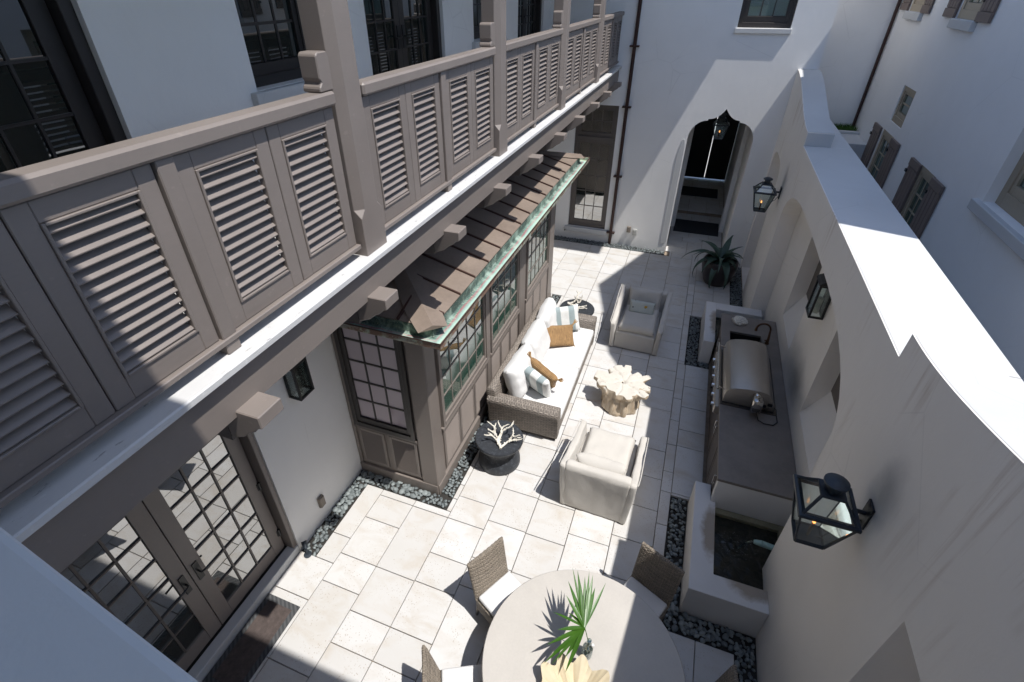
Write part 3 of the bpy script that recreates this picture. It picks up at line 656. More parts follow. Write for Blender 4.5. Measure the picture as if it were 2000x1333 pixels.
# roof
sl = .277; XE, YE0, YE1 = -2.17, 3.77, 10.47; ZR = 3.195
def rz(x): return ZR + sl * (XE - x)
ridge_n, ridge_f = YE0 + (XE - XL), YE1 - (XE - XL)
seams = [Y0 + .0 + .435 * k + .07 for k in range(15)]; seams = [5.78 - .435 * 4 + .435 * k for k in range(14)]; seams = [s for s in seams if YE0 + .25 < s < YE1 - .25]
rf = MB().prism([[(XE - .004, YE0 + .004), (XE - .004, YE1 - .004), (XL + .003, YE1 - .004), (XL + .003, YE0 + .004)]], ZP, 3.062, 3.10).build('roof', 'taupe_dark', K); ORG[rf.name] = org(K)
edges = [YE0] + seams + [YE1]
for a, b in zip(edges[:-1], edges[1:]):
    def up(y): return max(XL + .004, XE - max(0.0, min(y - YE0, YE1 - y)) ) if min(y - YE0, YE1 - y) < (XE - XL) else XL + .004
    ua, ub = up(a), up(b); pts = [(XE, a + .0098), (XE, b - .0098), (ub, b - .0098), (ua, a + .0098)]
    top = [(x, y, rz(x)) for x, y in pts]; bot = [(x, y, rz(x) - .012) for x, y in pts]
    if abs(ua - XE) < .02: top, bot = top[:3], bot[:3]
    if abs(ub - XE) < .02: top, bot = [top[0], top[1], top[3]], [bot[0], bot[1], bot[3]]
    n_ = len(top); MB().add(top + bot, [tuple(range(n_)), tuple(range(2 * n_ - 1, n_ - 1, -1))] + [(i, (i + 1) % n_, (i + 1) % n_ + n_, i + n_) for i in range(n_)]).build('roof_pan', 'copper', rf)
    if b < YE1: MB().add([(XE - .0, b - .0095, rz(XE) - .012), (XE, b + .0095, rz(XE) - .012), (XE, b + .0095, rz(XE) + .022), (XE, b - .0095, rz(XE) + .022), (ub, b - .0095, rz(ub) - .012), (ub, b + .0095, rz(ub) - .012), (ub, b + .0095, rz(ub) + .022), (ub, b - .0095, rz(ub) + .022)],
                     [(0, 1, 2, 3), (7, 6, 5, 4), (0, 4, 5, 1), (1, 5, 6, 2), (2, 6, 7, 3), (3, 7, 4, 0)]).build('standing_seam', 'copper_dark', rf)
for (ye, sg) in ((YE0, 1), (YE1, -1)):      # hip ends
    d_ = XE - XL - .004
    for j in range(4):
        x0, x1 = XE - d_ * j / 4, XE - d_ * (j + 1) / 4; q = [(x0 - .012, ye), (x1 + .012, ye), (x1 + .012, ye + sg * (XE - x1)), (x0 - .012, ye + sg * (XE - x0))]
        top = [(x, y, ZR + sl * abs(y - ye)) for x, y in q]; bot = [(x, y, z - .012) for x, y, z in top]
        if j == 0: top, bot = top[:3], bot[:3]
        n_ = len(top); MB().add(top + bot, [tuple(range(n_)), tuple(range(2 * n_ - 1, n_ - 1, -1))] + [(i, (i + 1) % n_, (i + 1) % n_ + n_, i + n_) for i in range(n_)]).build('roof_pan', 'copper', rf)
        if j < 3: MB().obox((x1, ye + sg * (XE - x1) * .5, ZR + sl * (XE - x1) * .5 + .008), (.022, (XE - x1) * 1.03, .045), Matrix.Rotation(sg * math.atan(sl), 3, 'X')).build('standing_seam', 'copper_dark', rf)
    e0 = Vector((XE + .012, ye - sg * .012, ZR)); L_ = XE - XL - .03; e1 = Vector((XL + .03, ye + sg * L_, rz(XL + .03))); side = Vector((e1.y - e0.y, -(e1.x - e0.x), 0)).normalized(); hb = MB()
    for (t_, w_, h_) in ((0.0, .16, .035), (.16, .19, .035), (1.0, .07, .03)):
        p = e0.lerp(e1, t_); dn = Vector((0, 0, sl * w_ * .7071 - .016)); hb.v += [tuple(p - side * w_ - dn), tuple(p + side * w_ - dn), tuple(p + Vector((0, 0, h_)))]
    hb.f += [(0, 1, 2), (0, 2, 5, 3), (2, 1, 4, 5), (3, 5, 8, 6), (5, 4, 7, 8)]; hb.build('hip_cap', 'copper', rf)
# gutter
def gut(path, name):
    prof = [(.0, .06), (.0, -.05), (.012, -.062), (.145, -.07), (.158, -.055), (.158, .0), (.164, .006), (.17, 0.0), (.17, -.066), (.15, -.084), (-.01, -.084), (-.012, .06)]
    vs = []; fs = []; m = len(prof)
    for (x, y, ox, oy) in path:
        for (o_, z) in prof: vs.append((x + ox * o_, y + oy * o_, ZE + z))
    for i in range(len(path) - 1):
        for k in range(m): fs.append((i * m + k, i * m + (k + 1) % m, (i + 1) * m + (k + 1) % m, (i + 1) * m + k))
    return MB().add(vs, fs)
gx = XE - .0
gut([(XL + .004, YE0, 0, -1), (gx, YE0, 1, -1), (gx, YE1, 1, 1), (XL + .004, YE1, 0, 1)], 'g').build('gutter', 'patina', K)
mb = MB().tube([(XL + .01, YE0 - .172, ZE + .004), (gx + .172, YE0 - .172, ZE + .004), (gx + .172, YE1 + .172, ZE + .004), (XL + .01, YE1 + .172, ZE + .004)], .009, 6); mb.build('gutter_lip', 'copper_dark', K)

# ================================================================== FAR HOUSE
F = thing('far_house', 'white stucco house with pointed arch passage closing the courtyard', 'house', (-.8, YF + .2, 0))
ff = Fr('y', YF, -1)
def arch_pts():
    xl, xr, c = -.215, 1.245, .515; L = [(xl, -.06), (xl, 2.98)]
    for k in range(1, 9): a = math.pi - (math.pi / 2) * k / 8; L.append((xl + .38 + .38 * math.cos(a), 2.98 + .44 * math.sin(a)))
    L += [(xl + .382, 3.455)]
    for k in range(1, 8): t = k / 7; L.append((xl + .382 + (c - xl - .382) * t, 3.455 + .025 * t + .215 * t ** 2.6))
    Rt = [(2 * c - u, v) for u, v in reversed(L[:-1])]; return L + Rt
AR = arch_pts()
mb = MB().prism([rect(XL - .3, 2.115, -.06, 9.8), rect(-3.0, -1.94, .36, 3.62)[::-1], AR[::-1], rect(.34, 1.375, 5.30, 6.95)[::-1]], YP, YF, YF + .34); mb.build('front_wall', 'stucco', F)
MB().box(2.115 - .34, 2.114, YF + .341, 19, -.06, 9.8).build('side_wall', 'stucco', F)
MB().box(XL, -.6, YF + .36, YF + .9, 0, 9.7).build('interior_core', 'interior', F); MB().box(-.6, 1.7, YF + .36, YF + .9, 4.4, 9.7).build('interior_core', 'interior', F)
MB().box(XL - .3, 2.06, YF - 1.80, YF + 4, 9.50, 9.72).build('eave', 'coping', F)
mb = MB(); ff.box(mb, -3.09, -1.86, .22, .358, -.2, .07); mb.build('window_sill', 'coping', F, bevel=.008)
mb = MB(); ff.box(mb, -3.0, -2.93, .36, 3.62, -.17, -.06); ff.box(mb, -2.01, -1.94, .36, 3.62, -.17, -.06); ff.box(mb, -2.93, -2.01, 3.55, 3.62, -.17, -.06); ff.box(mb, -2.93, -2.01, .36, .45, -.17, -.06); ff.box(mb, -2.93, -2.01, 2.72, 2.84, -.17, -.05); w = mb.build('window', 'taupe_dark', F, bevel=.005); ORG[w.name] = org(F)
for (z0, z1, rr) in ((.45, 2.72, 5), (2.84, 3.55, 2)):
    mb = MB(); ff.box(mb, -2.93, -2.86, z0, z1, -.15, -.08); ff.box(mb, -2.08, -2.01, z0, z1, -.15, -.08); ff.box(mb, -2.86, -2.08, z0, z0 + .1, -.15, -.08); ff.box(mb, -2.86, -2.08, z1 - .06, z1, -.15, -.08); mb.build('sash', 'taupe_dark', w, bevel=.004)
    glaze(w, ff, -2.86, -2.08, z0 + .1, z1 - .06, 3, rr, -.12, .02, 'taupe_dark', 'glass_door')
mb = MB(); ff.box(mb, .295, 1.40, 5.205, 5.298, -.2, .053); mb.build('window_sill', 'coping', F, bevel=.006)
window(F, ff, .345, 1.37, 5.30, 6.95, 3, 3, .075, -.11, 'frame_dark', 'glass_green', .022, .07)
# downspout
mb = MB(); ff.box(mb, -1.79, -1.712, -.03, 9.4, .015, .085); d_ = mb.build('downspout', 'downspout', F, bevel=.012); ORG[d_.name] = org(F)
for zz in (.32, 1.9, 3.6, 4.9, 6.5):
    mb = MB(); ff.box(mb, -1.86, -1.645, zz, zz + .035, .0, .10); mb.build('strap', 'downspout', d_)
for (a, z, m_) in ((-1.27, .40, 'box_tan'), (-1.10, .345, 'box_grey')):
    mb = MB(); ff.box(mb, a - .055, a + .055, z, z + .17, 0, .045); ff.box(mb, a - .045, a + .045, z + .012, z + .155, .045, .06); mb.build('outlet_box', m_, F, bevel=.008)
mb = MB().tube([(-3.06, YF, .26), (-3.06, YF - .07, .26), (-3.06, YF - .09, .22)], .014, 8); mb.tube([(-3.10, YF - .05, .29), (-3.02, YF - .05, .29)], .012, 6); mb.build('hose_tap', 'iron', F)
# passage behind the arch
MB().box(-.55, -.235, YF + .341, 20.2, -.06, 4.3).build('passage_wall', 'stucco', F); MB().box(1.262, 1.77, YF + .341, 20.2, -.06, 4.3).build('passage_wall', 'stucco', F)
MB().box(1.14, 1.26, 15.4, 15.75, -.02, 3.9).build('pilaster', 'stucco', F, bevel=.01); MB().box(-.233, -.12, 15.4, 15.75, -.02, 3.9).build('pilaster', 'stucco', F, bevel=.01)
MB().box(-.55, 1.77, YF + .341, 20.3, 4.301, 4.39).build('passage_ceiling', 'stucco', F)
MB().prism([rect(-.55, 1.77, 2.9, 4.30)[:], [(-.1, 2.901), (-.1, 3.3), (.3, 3.7), (.7, 3.7), (1.12, 3.3), (1.12, 2.901)][::-1]], YP, 17.8, 17.9)
for s, (a, b) in ((0, (-.22, .522)), (1, (.545, 1.255))):
    gt = MB().box(a, b, 20.0, 20.05, .165, 4.0).build('gate_leaf', 'gate', F, bevel=.006)
# thin white panel added flush on the wall beside the arch
mb = MB().prism([[(0, .30), (.05, .2), (.20, .2), (.22, .22), (.22, 2.55), (.12, 2.95), (.05, 2.97), (.0, 2.85)]], lambda u, v, a: (-.24 - u * .68, YF - .002 - a, v), 0.0, .010); mb.build('arch_side_panel', 'coping', F, bevel=.003)

# ================================================================== GARDEN WALL
GW = thing('garden_wall', 'thick stucco garden wall with scrolled top and arched recesses', 'garden wall', (2.05, 6.8, 0))
def ogee(y0, y1, z0, z1, n=44):
    L = []
    for k in range(n + 1):
        t = k / n; L.append((y0 + (y1 - y0) * t, z0 + (z1 - z0) * (3 * t ** 2 - 2 * t ** 3) * .9 + (z1 - z0) * .1 * t))
    return L
top_hi = [(-1.0, 4.56)] + ogee(.45, 3.85, 4.56, 4.0)[:] + [(3.86, 3.78), (10.2, 3.78)] + ogee(10.201, YF - .002, 4.0, 4.56)
top_hi = [(y, z) for y, z in top_hi]
outer = [(YF - .002, -.06), (-1.0, -.06)]; full = outer[::-1] + top_hi[::-1]; full = [(-1.0, -.06), (YF - .002, -.06)] + top_hi[::-1]
def bay(y0, y1, zs, zc, n=18):
    L = [(y0, -.05), (y1, -.05)]
    for k in range(n + 1):
        a = math.pi * k / n; c = math.cos(a); s_ = math.sin(a); L.append(((y0 + y1) / 2 + (y1 - y0) / 2 * math.copysign(abs(c) ** .55, c), zs + (zc - zs) * abs(s_) ** .8))
    return L
bay2 = bay(4.22, 10.22, 2.35, 3.24); bay1 = bay(11.78, 13.35, 2.5, 3.0); bay3 = rect(.2, 2.265, -.05, 2.93)
MB().prism([full, bay2[::-1], bay1[::-1], bay3[::-1]], XP, XG, XG + .30).build('front_face', 'stucco_wall', GW, bevel=.014, seg=2)
slits = [(7.67, 8.80, 1.26, 2.95), (5.0, 6.13, 1.28, 2.95), (12.1, 13.0, 1.26, 2.8), (.6, 1.75, 1.2, 2.7)]
def low(y): return [(-1.0, -.06), (YF - .002, -.06), (YF - .002, 3.78), (-1.0, 3.78)]
MB().prism([full] + [rect(*s)[::-1] for s in slits], XP, XG + .3005, 2.145).build('recess_back', 'stucco_wall', GW)
MB().prism([low(0)] + [rect(*s)[::-1] for s in slits], XP, 2.1455, 2.27).build('back_layer', 'stucco_wall', GW)
MB().prism([low(0)], XP, 2.2705, 2.467).build('back_face', 'stucco', GW)
for (a, b, z, t_) in slits:
    MB().prism([[(XG + .305, z + .002), (2.269, z + .46), (2.269, z + .001)]], YP, a + .001, b - .001).build('sloped_sill', 'stucco_wall', GW)
    MB().box(2.255, 2.269, a + .02, b - .02, z + .47, t_ - .02).build('dark_pane', 'taupe_dark', GW)
MB().box(XG - .006, 2.145, -1.0, .2, 4.562, 4.60).build('coping', 'coping', GW, bevel=.006)
# bright lime-washed tops
def cap(y0, y1, pts, x0, x1, nm='coping'):
    t_ = [(x, y, z + .004) for y, z in pts for x in (x0, x1)]; b_ = [(x, y, z - .002) for x, y, z in t_]; m = len(pts); fs = []
    for i in range(m - 1): fs += [(2 * i, 2 * i + 1, 2 * i + 3, 2 * i + 2)]
    return MB().add(t_, fs).build(nm, 'coping', GW)
cap(0, 0, [(3.862, 3.78), (10.199, 3.78)], XG + .012, 2.467); cap(0, 0, [(-1.0, 3.78), (3.855, 3.78)], 2.147, 2.467); cap(0, 0, [(10.205, 3.78), (YF - .003, 3.78)], 2.147, 2.467)
cap(0, 0, ogee(.45, 3.838, 4.56, 4.0), XG + .012, 2.145); cap(0, 0, ogee(10.215, YF - .002, 4.0, 4.56), XG + .012, 2.145)
MB().box(XG + .012, 2.144, 10.190, 10.1995, 3.785, 3.992).build('step_face', 'coping', GW)

# ================================================================== NEIGHBOUR HOUSE (right)
N_ = thing('neighbour_house', 'white neighbouring house with plank shutters and tan windows', 'house', (XN + 2, 9, 0))
fn = Fr('x', XN, -1)
prof = [(-6, -.06), (15.91, -.06), (15.91, 9.13), (12.4, 9.13), (12.2, 10.7), (9.73, 12.7), (8.54, 11.8), (7.86, 11.41), (7.19, 10.87), (6.55, 9.6), (6.10, 8.75), (6.06, 6.5), (-6, 6.5)]
NW = [(12.52, 13.35, 3.70, 4.37), (12.67, 13.5, 2.0, 3.50), (9.99, 10.75, 2.0, 3.50), (14.02, 15.0, 5.57, 7.2), (11.2, 12.1, 5.57, 7.2), (6.75, 8.33, 3.68, 5.5)]
MB().prism([prof] + [rect(*w)[::-1] for w in NW], XP, XN, XN + .3).build('facade', 'stucco_far', N_)
MB().box(XN + .31, XN + 1.2, 6.3, 15.8, -.05, 8.9).build('interior_core', 'interior', N_)
for i, (a, b, c, d) in enumerate(NW):
    if i == 0: window(N_, fn, a, b, c, d, 1, 2, .09, -.05, 'frame_tan', 'glass_green', .025, .05)
    elif i == 5: window(N_, fn, a, b, c, d, 4, 5, .14, -.16, 'frame_tan', 'glass_green', .028, .07)
    else: window(N_, fn, a, b, c, d, 2, 4, .1, -.03, 'frame_tan', 'glass_green', .025, .06)
    if i >= 3:
        mb = MB(); e = .14 if i == 5 else .06; fn.box(mb, a - e, b + e, c - .14, c - .003, -.12, .075); mb.build('window_sill', 'coping', N_, bevel=.008)
def shutter(a, b, z0, z1):
    mb = MB(); fn.box(mb, a, b, z0, z1, .01, .022); sh = mb.build('shutter', 'shutter', N_); ORG[sh.name] = org(N_); n_ = 4; w = (b - a) / n_
    for k in range(n_):
        m = MB(); fn.box(m, a + k * w + .008, a + (k + 1) * w - .008, z0 + .14, z1 - .14, .0225, .04); m.build('plank', 'shutter', sh, bevel=.004)
    for (p, q) in ((z0, z0 + .13), (z1 - .13, z1)):
        m = MB(); fn.box(m, a, b, p, q, .0225, .05); m.build('batten', 'shutter', sh, bevel=.005)
    for zz in (z0 + .25, z1 - .25):
        m = MB(); fn.box(m, b - .06, b + .02, zz, zz + .05, .0, .06); m.build('hinge', 'iron', sh)
for q in ((13.58, 14.16, 1.95, 3.5), (12.1, 12.66, 1.95, 3.5), (10.68, 11.22, 1.95, 3.5), (9.5, 10.02, 1.95, 3.5), (15.05, 15.62, 5.57, 7.2), (13.56, 14.07, 5.57, 7.2), (12.16, 12.7, 5.57, 7.2), (10.65, 11.18, 5.57, 7.2)): shutter(*q)
MB().tube([(XN - .05, 15.83, 2.9), (XN - .05, 15.83, 8.6)], .036, 8).build('downspout', 'downspout', N_)
MB().box(2.13, XN + .2, 15.915, 16.3, -.06, 9.0).build('end_wall', 'stucco_far', N_)
T = thing('planted_terrace', 'raised white terrace with a strip of grass between the two houses', 'terrace', (2.9, 15, 0))
MB().box(2.12, XN - .003, 14.2, 15.912, -.06, 3.0).build('terrace_block', 'coping', T, bevel=.01)
MB().box(2.12, XN - .003, 15.2, 15.30, 3.0, 3.06).build('kerb', 'coping', T, bevel=.01)
gm = MB()
for _ in range(2600):
    x, y = random.uniform(2.14, XN - .03), random.uniform(15.36, 15.9); h = random.uniform(.05, .15); a = random.uniform(0, 6.28); dx, dy = .008 * math.cos(a), .008 * math.sin(a)
    gm.add([(x - dx, y - dy, 3.0), (x + dx, y + dy, 3.0), (x + random.gauss(0, .03), y + random.gauss(0, .03), 3.0 + h)], [(0, 1, 2)])
tag(gm.build('grass_strip', 'grass', T), kind='stuff')

# ================================================================== HOUSE THE TERRACE BELONGS TO (camera side)
CH = thing('terrace_house', 'white terrace parapet in shade above the courtyard', 'house', (0, -.5, 0))
ed = lambda x: .0574 - .11 * x
MB().prism([[(-3.4, ed(-3.4)), (XG - .01, ed(XG)), (XG - .01, ed(XG) - .38), (-3.4, ed(-3.4) - .38)]], ZP, 5.36, 5.50).build('parapet_coping', 'coping', CH, bevel=.012, seg=2)
MB().box(-3.4, XG - .01, -.42, -.22, -.06, 5.355).build('wall', 'stucco', CH)
MB().box(XL - .4, XN + 3, -8, .68, 8.5, 8.72).build('eave', 'coping', CH)
MB().box(XL - .4, XN, -8, -3.0, -.06, 8.49).build('back_wall', 'stucco', CH)
MB().box(-3.4, XG - .01, -3.0, -.43, 4.38, 4.5).build('terrace_floor', 'coping', CH)

# ================================================================== OUTDOOR KITCHEN AND FOUNTAINS
OK_ = thing('outdoor_kitchen', 'grey stone topped kitchen counter with dark wooden cabinets in the wall recess', 'kitchen counter', (1.55, 7, 0))
mb = MB().prism([rect(1.09, 2.028, 4.89, 9.06), rect(1.24, 1.75, 8.12, 8.47)[::-1]], ZP, .885, .93); ct = mb.build('countertop', 'counter', OK_, bevel=.004); ORG[ct.name] = org(OK_)
MB().box(1.22, 1.77, 8.10, 8.49, .60, .62).add([], []).box(1.22, 1.238, 8.1, 8.49, .621, .884).box(1.752, 1.77, 8.1, 8.49, .621, .884).box(1.239, 1.751, 8.1, 8.118, .621, .884).box(1.239, 1.751, 8.472, 8.49, .621, .884).build('sink_bowl', 'steel_dark', OK_)
MB().box(1.135, 2.028, 4.985, 9.04, -.04, .60).box(1.135, 1.215, 4.985, 9.04, .601, .884).box(1.78, 2.028, 4.985, 9.04, .601, .884).box(1.216, 1.779, 4.985, 8.09, .601, .884).build('cabinet', 'cabinet', OK_)
MB().box(1.105, 2.028, 4.895, 4.983, -.05, .884).build('end_panel', 'basin', OK_, bevel=.006)
fc = Fr('x', 1.133, -1)
for (a, b) in ((5.0, 5.52), (5.53, 6.05), (6.06, 6.40), (7.78, 8.25), (8.26, 8.66)):
    mb = MB(); fc.box(mb, a, b, .08, .865, 0, .022); d = mb.build('cabinet_door', 'cabinet', OK_, bevel=.005); ORG[d.name] = org(OK_)
    mb = MB(); fc.box(mb, a + .07, b - .07, .15, .80, .022, .028); mb.build('door_panel', 'cabinet', d, bevel=.003)
    hy = b - .05 if int(a * 10) % 2 else a + .05
    mb = MB(); pz = .66; mb.tube([fc.pt(hy, pz, .02), fc.pt(hy, pz, .055), fc.pt(hy, pz + .15, .055), fc.pt(hy, pz + .15, .02)], .008, 6); mb.build('handle', 'chrome', d)
mb = MB(); fc.box(mb, 5.05, 6.35, .02, .075, .0, .012); mb.build('kick_board', 'steel_dark', OK_)
mb = MB(); cx, cy = 1.83, 8.26
pts = [(cx, cy, .93), (cx, cy, 1.04), (cx - .005, cy + .03, 1.16)]
for k in range(0, 11): a = math.pi * k / 10; pts.append((cx - .11 + .11 * math.cos(a), cy + .06, 1.17 + .11 * math.sin(a)))
pts += [(cx - .22, cy + .06, 1.12)]
mb.tube(pts, [.03, .022] + [.017] * (len(pts) - 4) + [.019, .026], 10); mb.tube([(cx, cy - .02, 1.0), (cx - .06, cy - .06, 1.03)], [.012, .009], 8); mb.lathe([(.035, 0), (.035, .02), (.025, .03)], 16, (cx, cy, .9305)); mb.build('faucet', 'bronze', OK_, smooth=True)

GR = thing('barbecue_grill', 'built in stainless steel barbecue grill with curved hood on the stone counter', 'grill', (1.45, 7.1, .93))
hp = [(1.125, .946), (1.118, 1.06), (1.135, 1.15), (1.175, 1.205), (1.25, 1.235), (1.40, 1.262), (1.56, 1.268), (1.66, 1.25), (1.715, 1.22), (1.79, 1.08), (1.83, .946)]
MB().prism([hp], YP, 6.42, 7.74).build('hood', 'steel', GR, bevel=.006, seg=2, smooth=True)
MB().box(1.03, 1.131, 6.36, 7.80, .73, .884).build('control_panel', 'steel', GR, bevel=.01)
MB().box(1.095, 1.86, 6.36, 7.80, .931, .945).build('trim', 'steel_dark', GR, bevel=.003)
for k in range(6):
    y = 6.5 + k * .232; kn = MB(); kn.tube([(1.031, y, .80), (.995, y, .80)], [.035, .03], 14); o = kn.build('knob', 'chrome', GR, smooth=True)
mb = MB().tube([(1.02, 6.46, 1.13), (1.02, 7.70, 1.13)], .016, 10); mb.tube([(1.13, 6.52, 1.10), (1.02, 6.52, 1.13)], .011, 8); mb.tube([(1.13, 7.64, 1.10), (1.02, 7.64, 1.13)], .011, 8); mb.build('hood_handle', 'chrome', GR, smooth=True)
mb = MB().tube([(1.54, 6.415, 1.19), (1.54, 6.335, 1.19)], .06, 18); mb.box(1.475, 1.605, 6.20, 6.335, 1.02, 1.25); o = mb.build('rotisserie_motor', 'chrome', GR, bevel=.012, smooth=True); ORG[o.name] = org(GR)
mb = MB()
for k in range(3): mb.box(1.49, 1.59, 6.197, 6.1995, 1.06 + k * .022, 1.068 + k * .022); mb.box(1.49, 1.59, 6.215 + k * .03, 6.225 + k * .03, 1.2505, 1.252)
mb.build('vent_slots', 'rubber', o)
mb = MB().tube([(1.56, 6.20, 1.04), (1.60, 6.16, .96), (1.68, 6.13, .942), (1.80, 6.14, .94), (1.86, 6.22, .942), (1.85, 6.34, .96), (1.84, 6.42, 1.0), (1.80, 6.44, 1.02)], .008, 6); mb.build('power_cord', 'rubber', GR, smooth=True)
mb = MB().box(1.66, 1.70, 6.395, 6.419, 1.02, 1.05).box(1.71, 1.77, 6.395, 6.419, 1.05, 1.09).tube([(1.66, 6.40, 1.0), (1.74, 6.39, 1.03)], .008, 6); mb.build('spit_bracket', 'iron', GR)

FT = thing('wall_fountain', 'pale plaster fountain basin with dark water and stained rim', 'fountain', (1.35, 4.2, 0))
MB().box(1.161, 2.028, 3.841, 4.8, -.05, .16).build('basin_floor', 'algae', FT)
MB().prism([[(.90, 3.57), (1.731, 3.57), (1.731, 3.84), (1.16, 3.84), (1.16, 4.889), (1.10, 4.889), (1.10, 5.16), (.90, 5.16)]], ZP, -.05, .50).build('basin_wall', 'basin', FT, bevel=.006)
MB().box(1.162, 2.028, 4.80, 4.889, .05, .40).build('inner_ledge', 'algae', FT, bevel=.006); MB().box(1.93, 2.029, 4.24, 4.7995, .05, .40).build('inner_ledge', 'algae', FT, bevel=.006)
wm = MB(); nx_, ny_ = 26, 30
wm.add([(1.162 + (2.028 - 1.162) * i / nx_, 3.842 + (4.80 - 3.842) * j / ny_, .345 + .006 * noise.noise((i * .5, j * .5, 1)) + .010 * math.exp(-(((i / nx_ * .866 + 1.162) - 1.47) ** 2 + ((j / ny_ * .958 + 3.842) - 4.42) ** 2) / .01) * math.sin(i * 3.1 + j * 2.3)) for j in range(ny_ + 1) for i in range(nx_ + 1)],
       [(j * (nx_ + 1) + i, j * (nx_ + 1) + i + 1, (j + 1) * (nx_ + 1) + i + 1, (j + 1) * (nx_ + 1) + i) for j in range(ny_) for i in range(nx_)])
wm.build('water_surface', 'water', FT, smooth=True)
mb = MB().tube([(2.025, 4.30, .64), (1.80, 4.33, .63), (1.66, 4.35, .625)], [.032, .034, .036], 12, cap=False); mb.tube([(1.66, 4.35, .625), (1.60, 4.358, .612), (1.575, 4.361, .606)], [.036, .03, .022], 12, cap=False); mb.build('spout', 'spout', FT, smooth=True)
mb = MB().tube([(1.60, 4.358, .605), (1.55, 4.366, .585), (1.51, 4.38, .52), (1.485, 4.395, .43), (1.475, 4.41, .35)], [.014, .012, .010, .010, .016], 8); mb.build('water_jet', 'bottle_glass', FT, smooth=True)
F2 = thing('raised_basin', 'pale plaster basin with stained rim at the sink end of the counter', 'basin', (1.3, 9.6, 0))
MB().box(.87, 1.075, 8.66, 10.2, -.05, .50).build('basin_wall', 'basin', F2, bevel=.008); MB().box(1.0755, 1.95, 9.93, 10.2, -.05, .50).build('basin_wall', 'basin', F2, bevel=.008)
MB().box(1.0755, 2.028, 9.065, 9.929, -.05, .25).build('basin_floor', 'algae', F2)
MB().box(1.076, 2.028, 9.066, 9.928, .30, .306).build('water_surface', 'water', F2)

# ================================================================== LANTERNS
def gas_lantern(name, label, c, h, t, b, z0, z1, plate):
    """tapered copper gas lantern; c=(x,y) centre, t/b half widths at top/bottom"""
    L = thing(name, label, 'lantern', (c[0], c[1], z0), group=None); x, y = c; mb = MB(); cs = [(-1, -1), (1, -1), (1, 1), (-1, 1)]
    for i in range(4):
        p, q = cs[i], cs[(i + 1) % 4]
        mb.tube([(x + p[0] * b, y + p[1] * b, z0), (x + p[0] * t, y + p[1] * t, z1)], .011, 4); mb.tube([(x + p[0] * b, y + p[1] * b, z0), (x + q[0] * b, y + q[1] * b, z0)], .012, 4)
        mb.tube([(x + p[0] * t, y + p[1] * t, z1), (x + p[0] * t * .42, y + p[1] * t * .42, z1 + h)], .014, 4)
    T2 = t + .018; mb.prism([[(x + p * T2, y + q * T2) for p, q in cs], [(x + p * (t - .03), y + q * (t - .03)) for p, q in cs][::-1]], ZP, z1 - .012, z1 + .018)
    mb.prism([[(x + p * t * .46, y + q * t * .46) for p, q in cs]], ZP, z1 + h - .012, z1 + h + .012); mb.box(x - b, x + b, y - b, y + b, z0 - .012, z0); mb.build('frame', 'iron_blue', L, bevel=.003)
    mb = MB().lathe([(t * .30, 0), (t * .30, .07), (t * .34, .08), (t * .46, .085), (t * .46, .10), (t * .2, .125)], 20, (x, y, z1 + h)); mb.build('chimney_cap', 'iron_blue', L, smooth=True)
    for i in range(4):
        p, q = cs[i], cs[(i + 1) % 4]; k = .97
        MB().add([(x + p[0] * b * k, y + p[1] * b * k, z0 + .012), (x + q[0] * b * k, y + q[1] * b * k, z0 + .012), (x + q[0] * t * k, y + q[1] * t * k, z1 - .014), (x + p[0] * t * k, y + p[1] * t * k, z1 - .014)], [(0, 1, 2, 3)]).build('glass_pane', 'lantern_glass', L)
        MB().add([(x + p[0] * t * k, y + p[1] * t * k, z1 + .02), (x + q[0] * t * k, y + q[1] * t * k, z1 + .02), (x + q[0] * t * .42, y + q[1] * t * .42, z1 + h - .014), (x + p[0] * t * .42, y + p[1] * t * .42, z1 + h - .014)], [(0, 1, 2, 3)]).build('roof_pane', 'lantern_glass', L)
    MB().tube([(x, y, z0), (x, y, z0 + .14)], .012, 8).build('burner', 'bronze', L); MB().lathe([(.002, 0), (.012, .012), (.010, .03), (.001, .06)], 10, (x, y, z0 + .142)).build('flame', 'flame', L, smooth=True)
    if plate:
        px_, pz = plate; mb = MB().box(px_ - .018, px_ - .001, y - .06, y + .06, z1 - .12, z1 + .10); mb.tube([(px_ - .018, y, z1), (x + t + .016, y, z1)], .018, 8); mb.tube([(px_ - .018, y, z1 - .08), (px_ - .06, y, z1 - .16), (x + (t + b) / 2 + .03, y, z1 - .2), (x + b, y, z0 + .02), (x + b * .5, y, z0 - .006)], .006, 6); mb.build('wall_bracket', 'iron', L, bevel=.002)
    return L
gas_lantern('gas_lantern', 'black gas lantern with round chimney cap on wall beside fountain', (1.45, 3.12), .14, .185, .10, 2.45, 2.85, (XG, 0))
gas_lantern('gas_lantern', 'black gas lantern on garden wall above the potted agave', (1.45, 10.95), .14, .185, .10, 2.33, 2.72, (XG, 0))
hl = gas_lantern('hanging_lantern', 'lantern hanging in the pointed arch of the passage', (.50, 14.35), .14, .17, .10, 2.86, 3.20, None)
MB().tube([(.5, 14.35, 3.46), (.5, 14.35, 4.30)], .008, 6).build('chain', 'iron', hl)
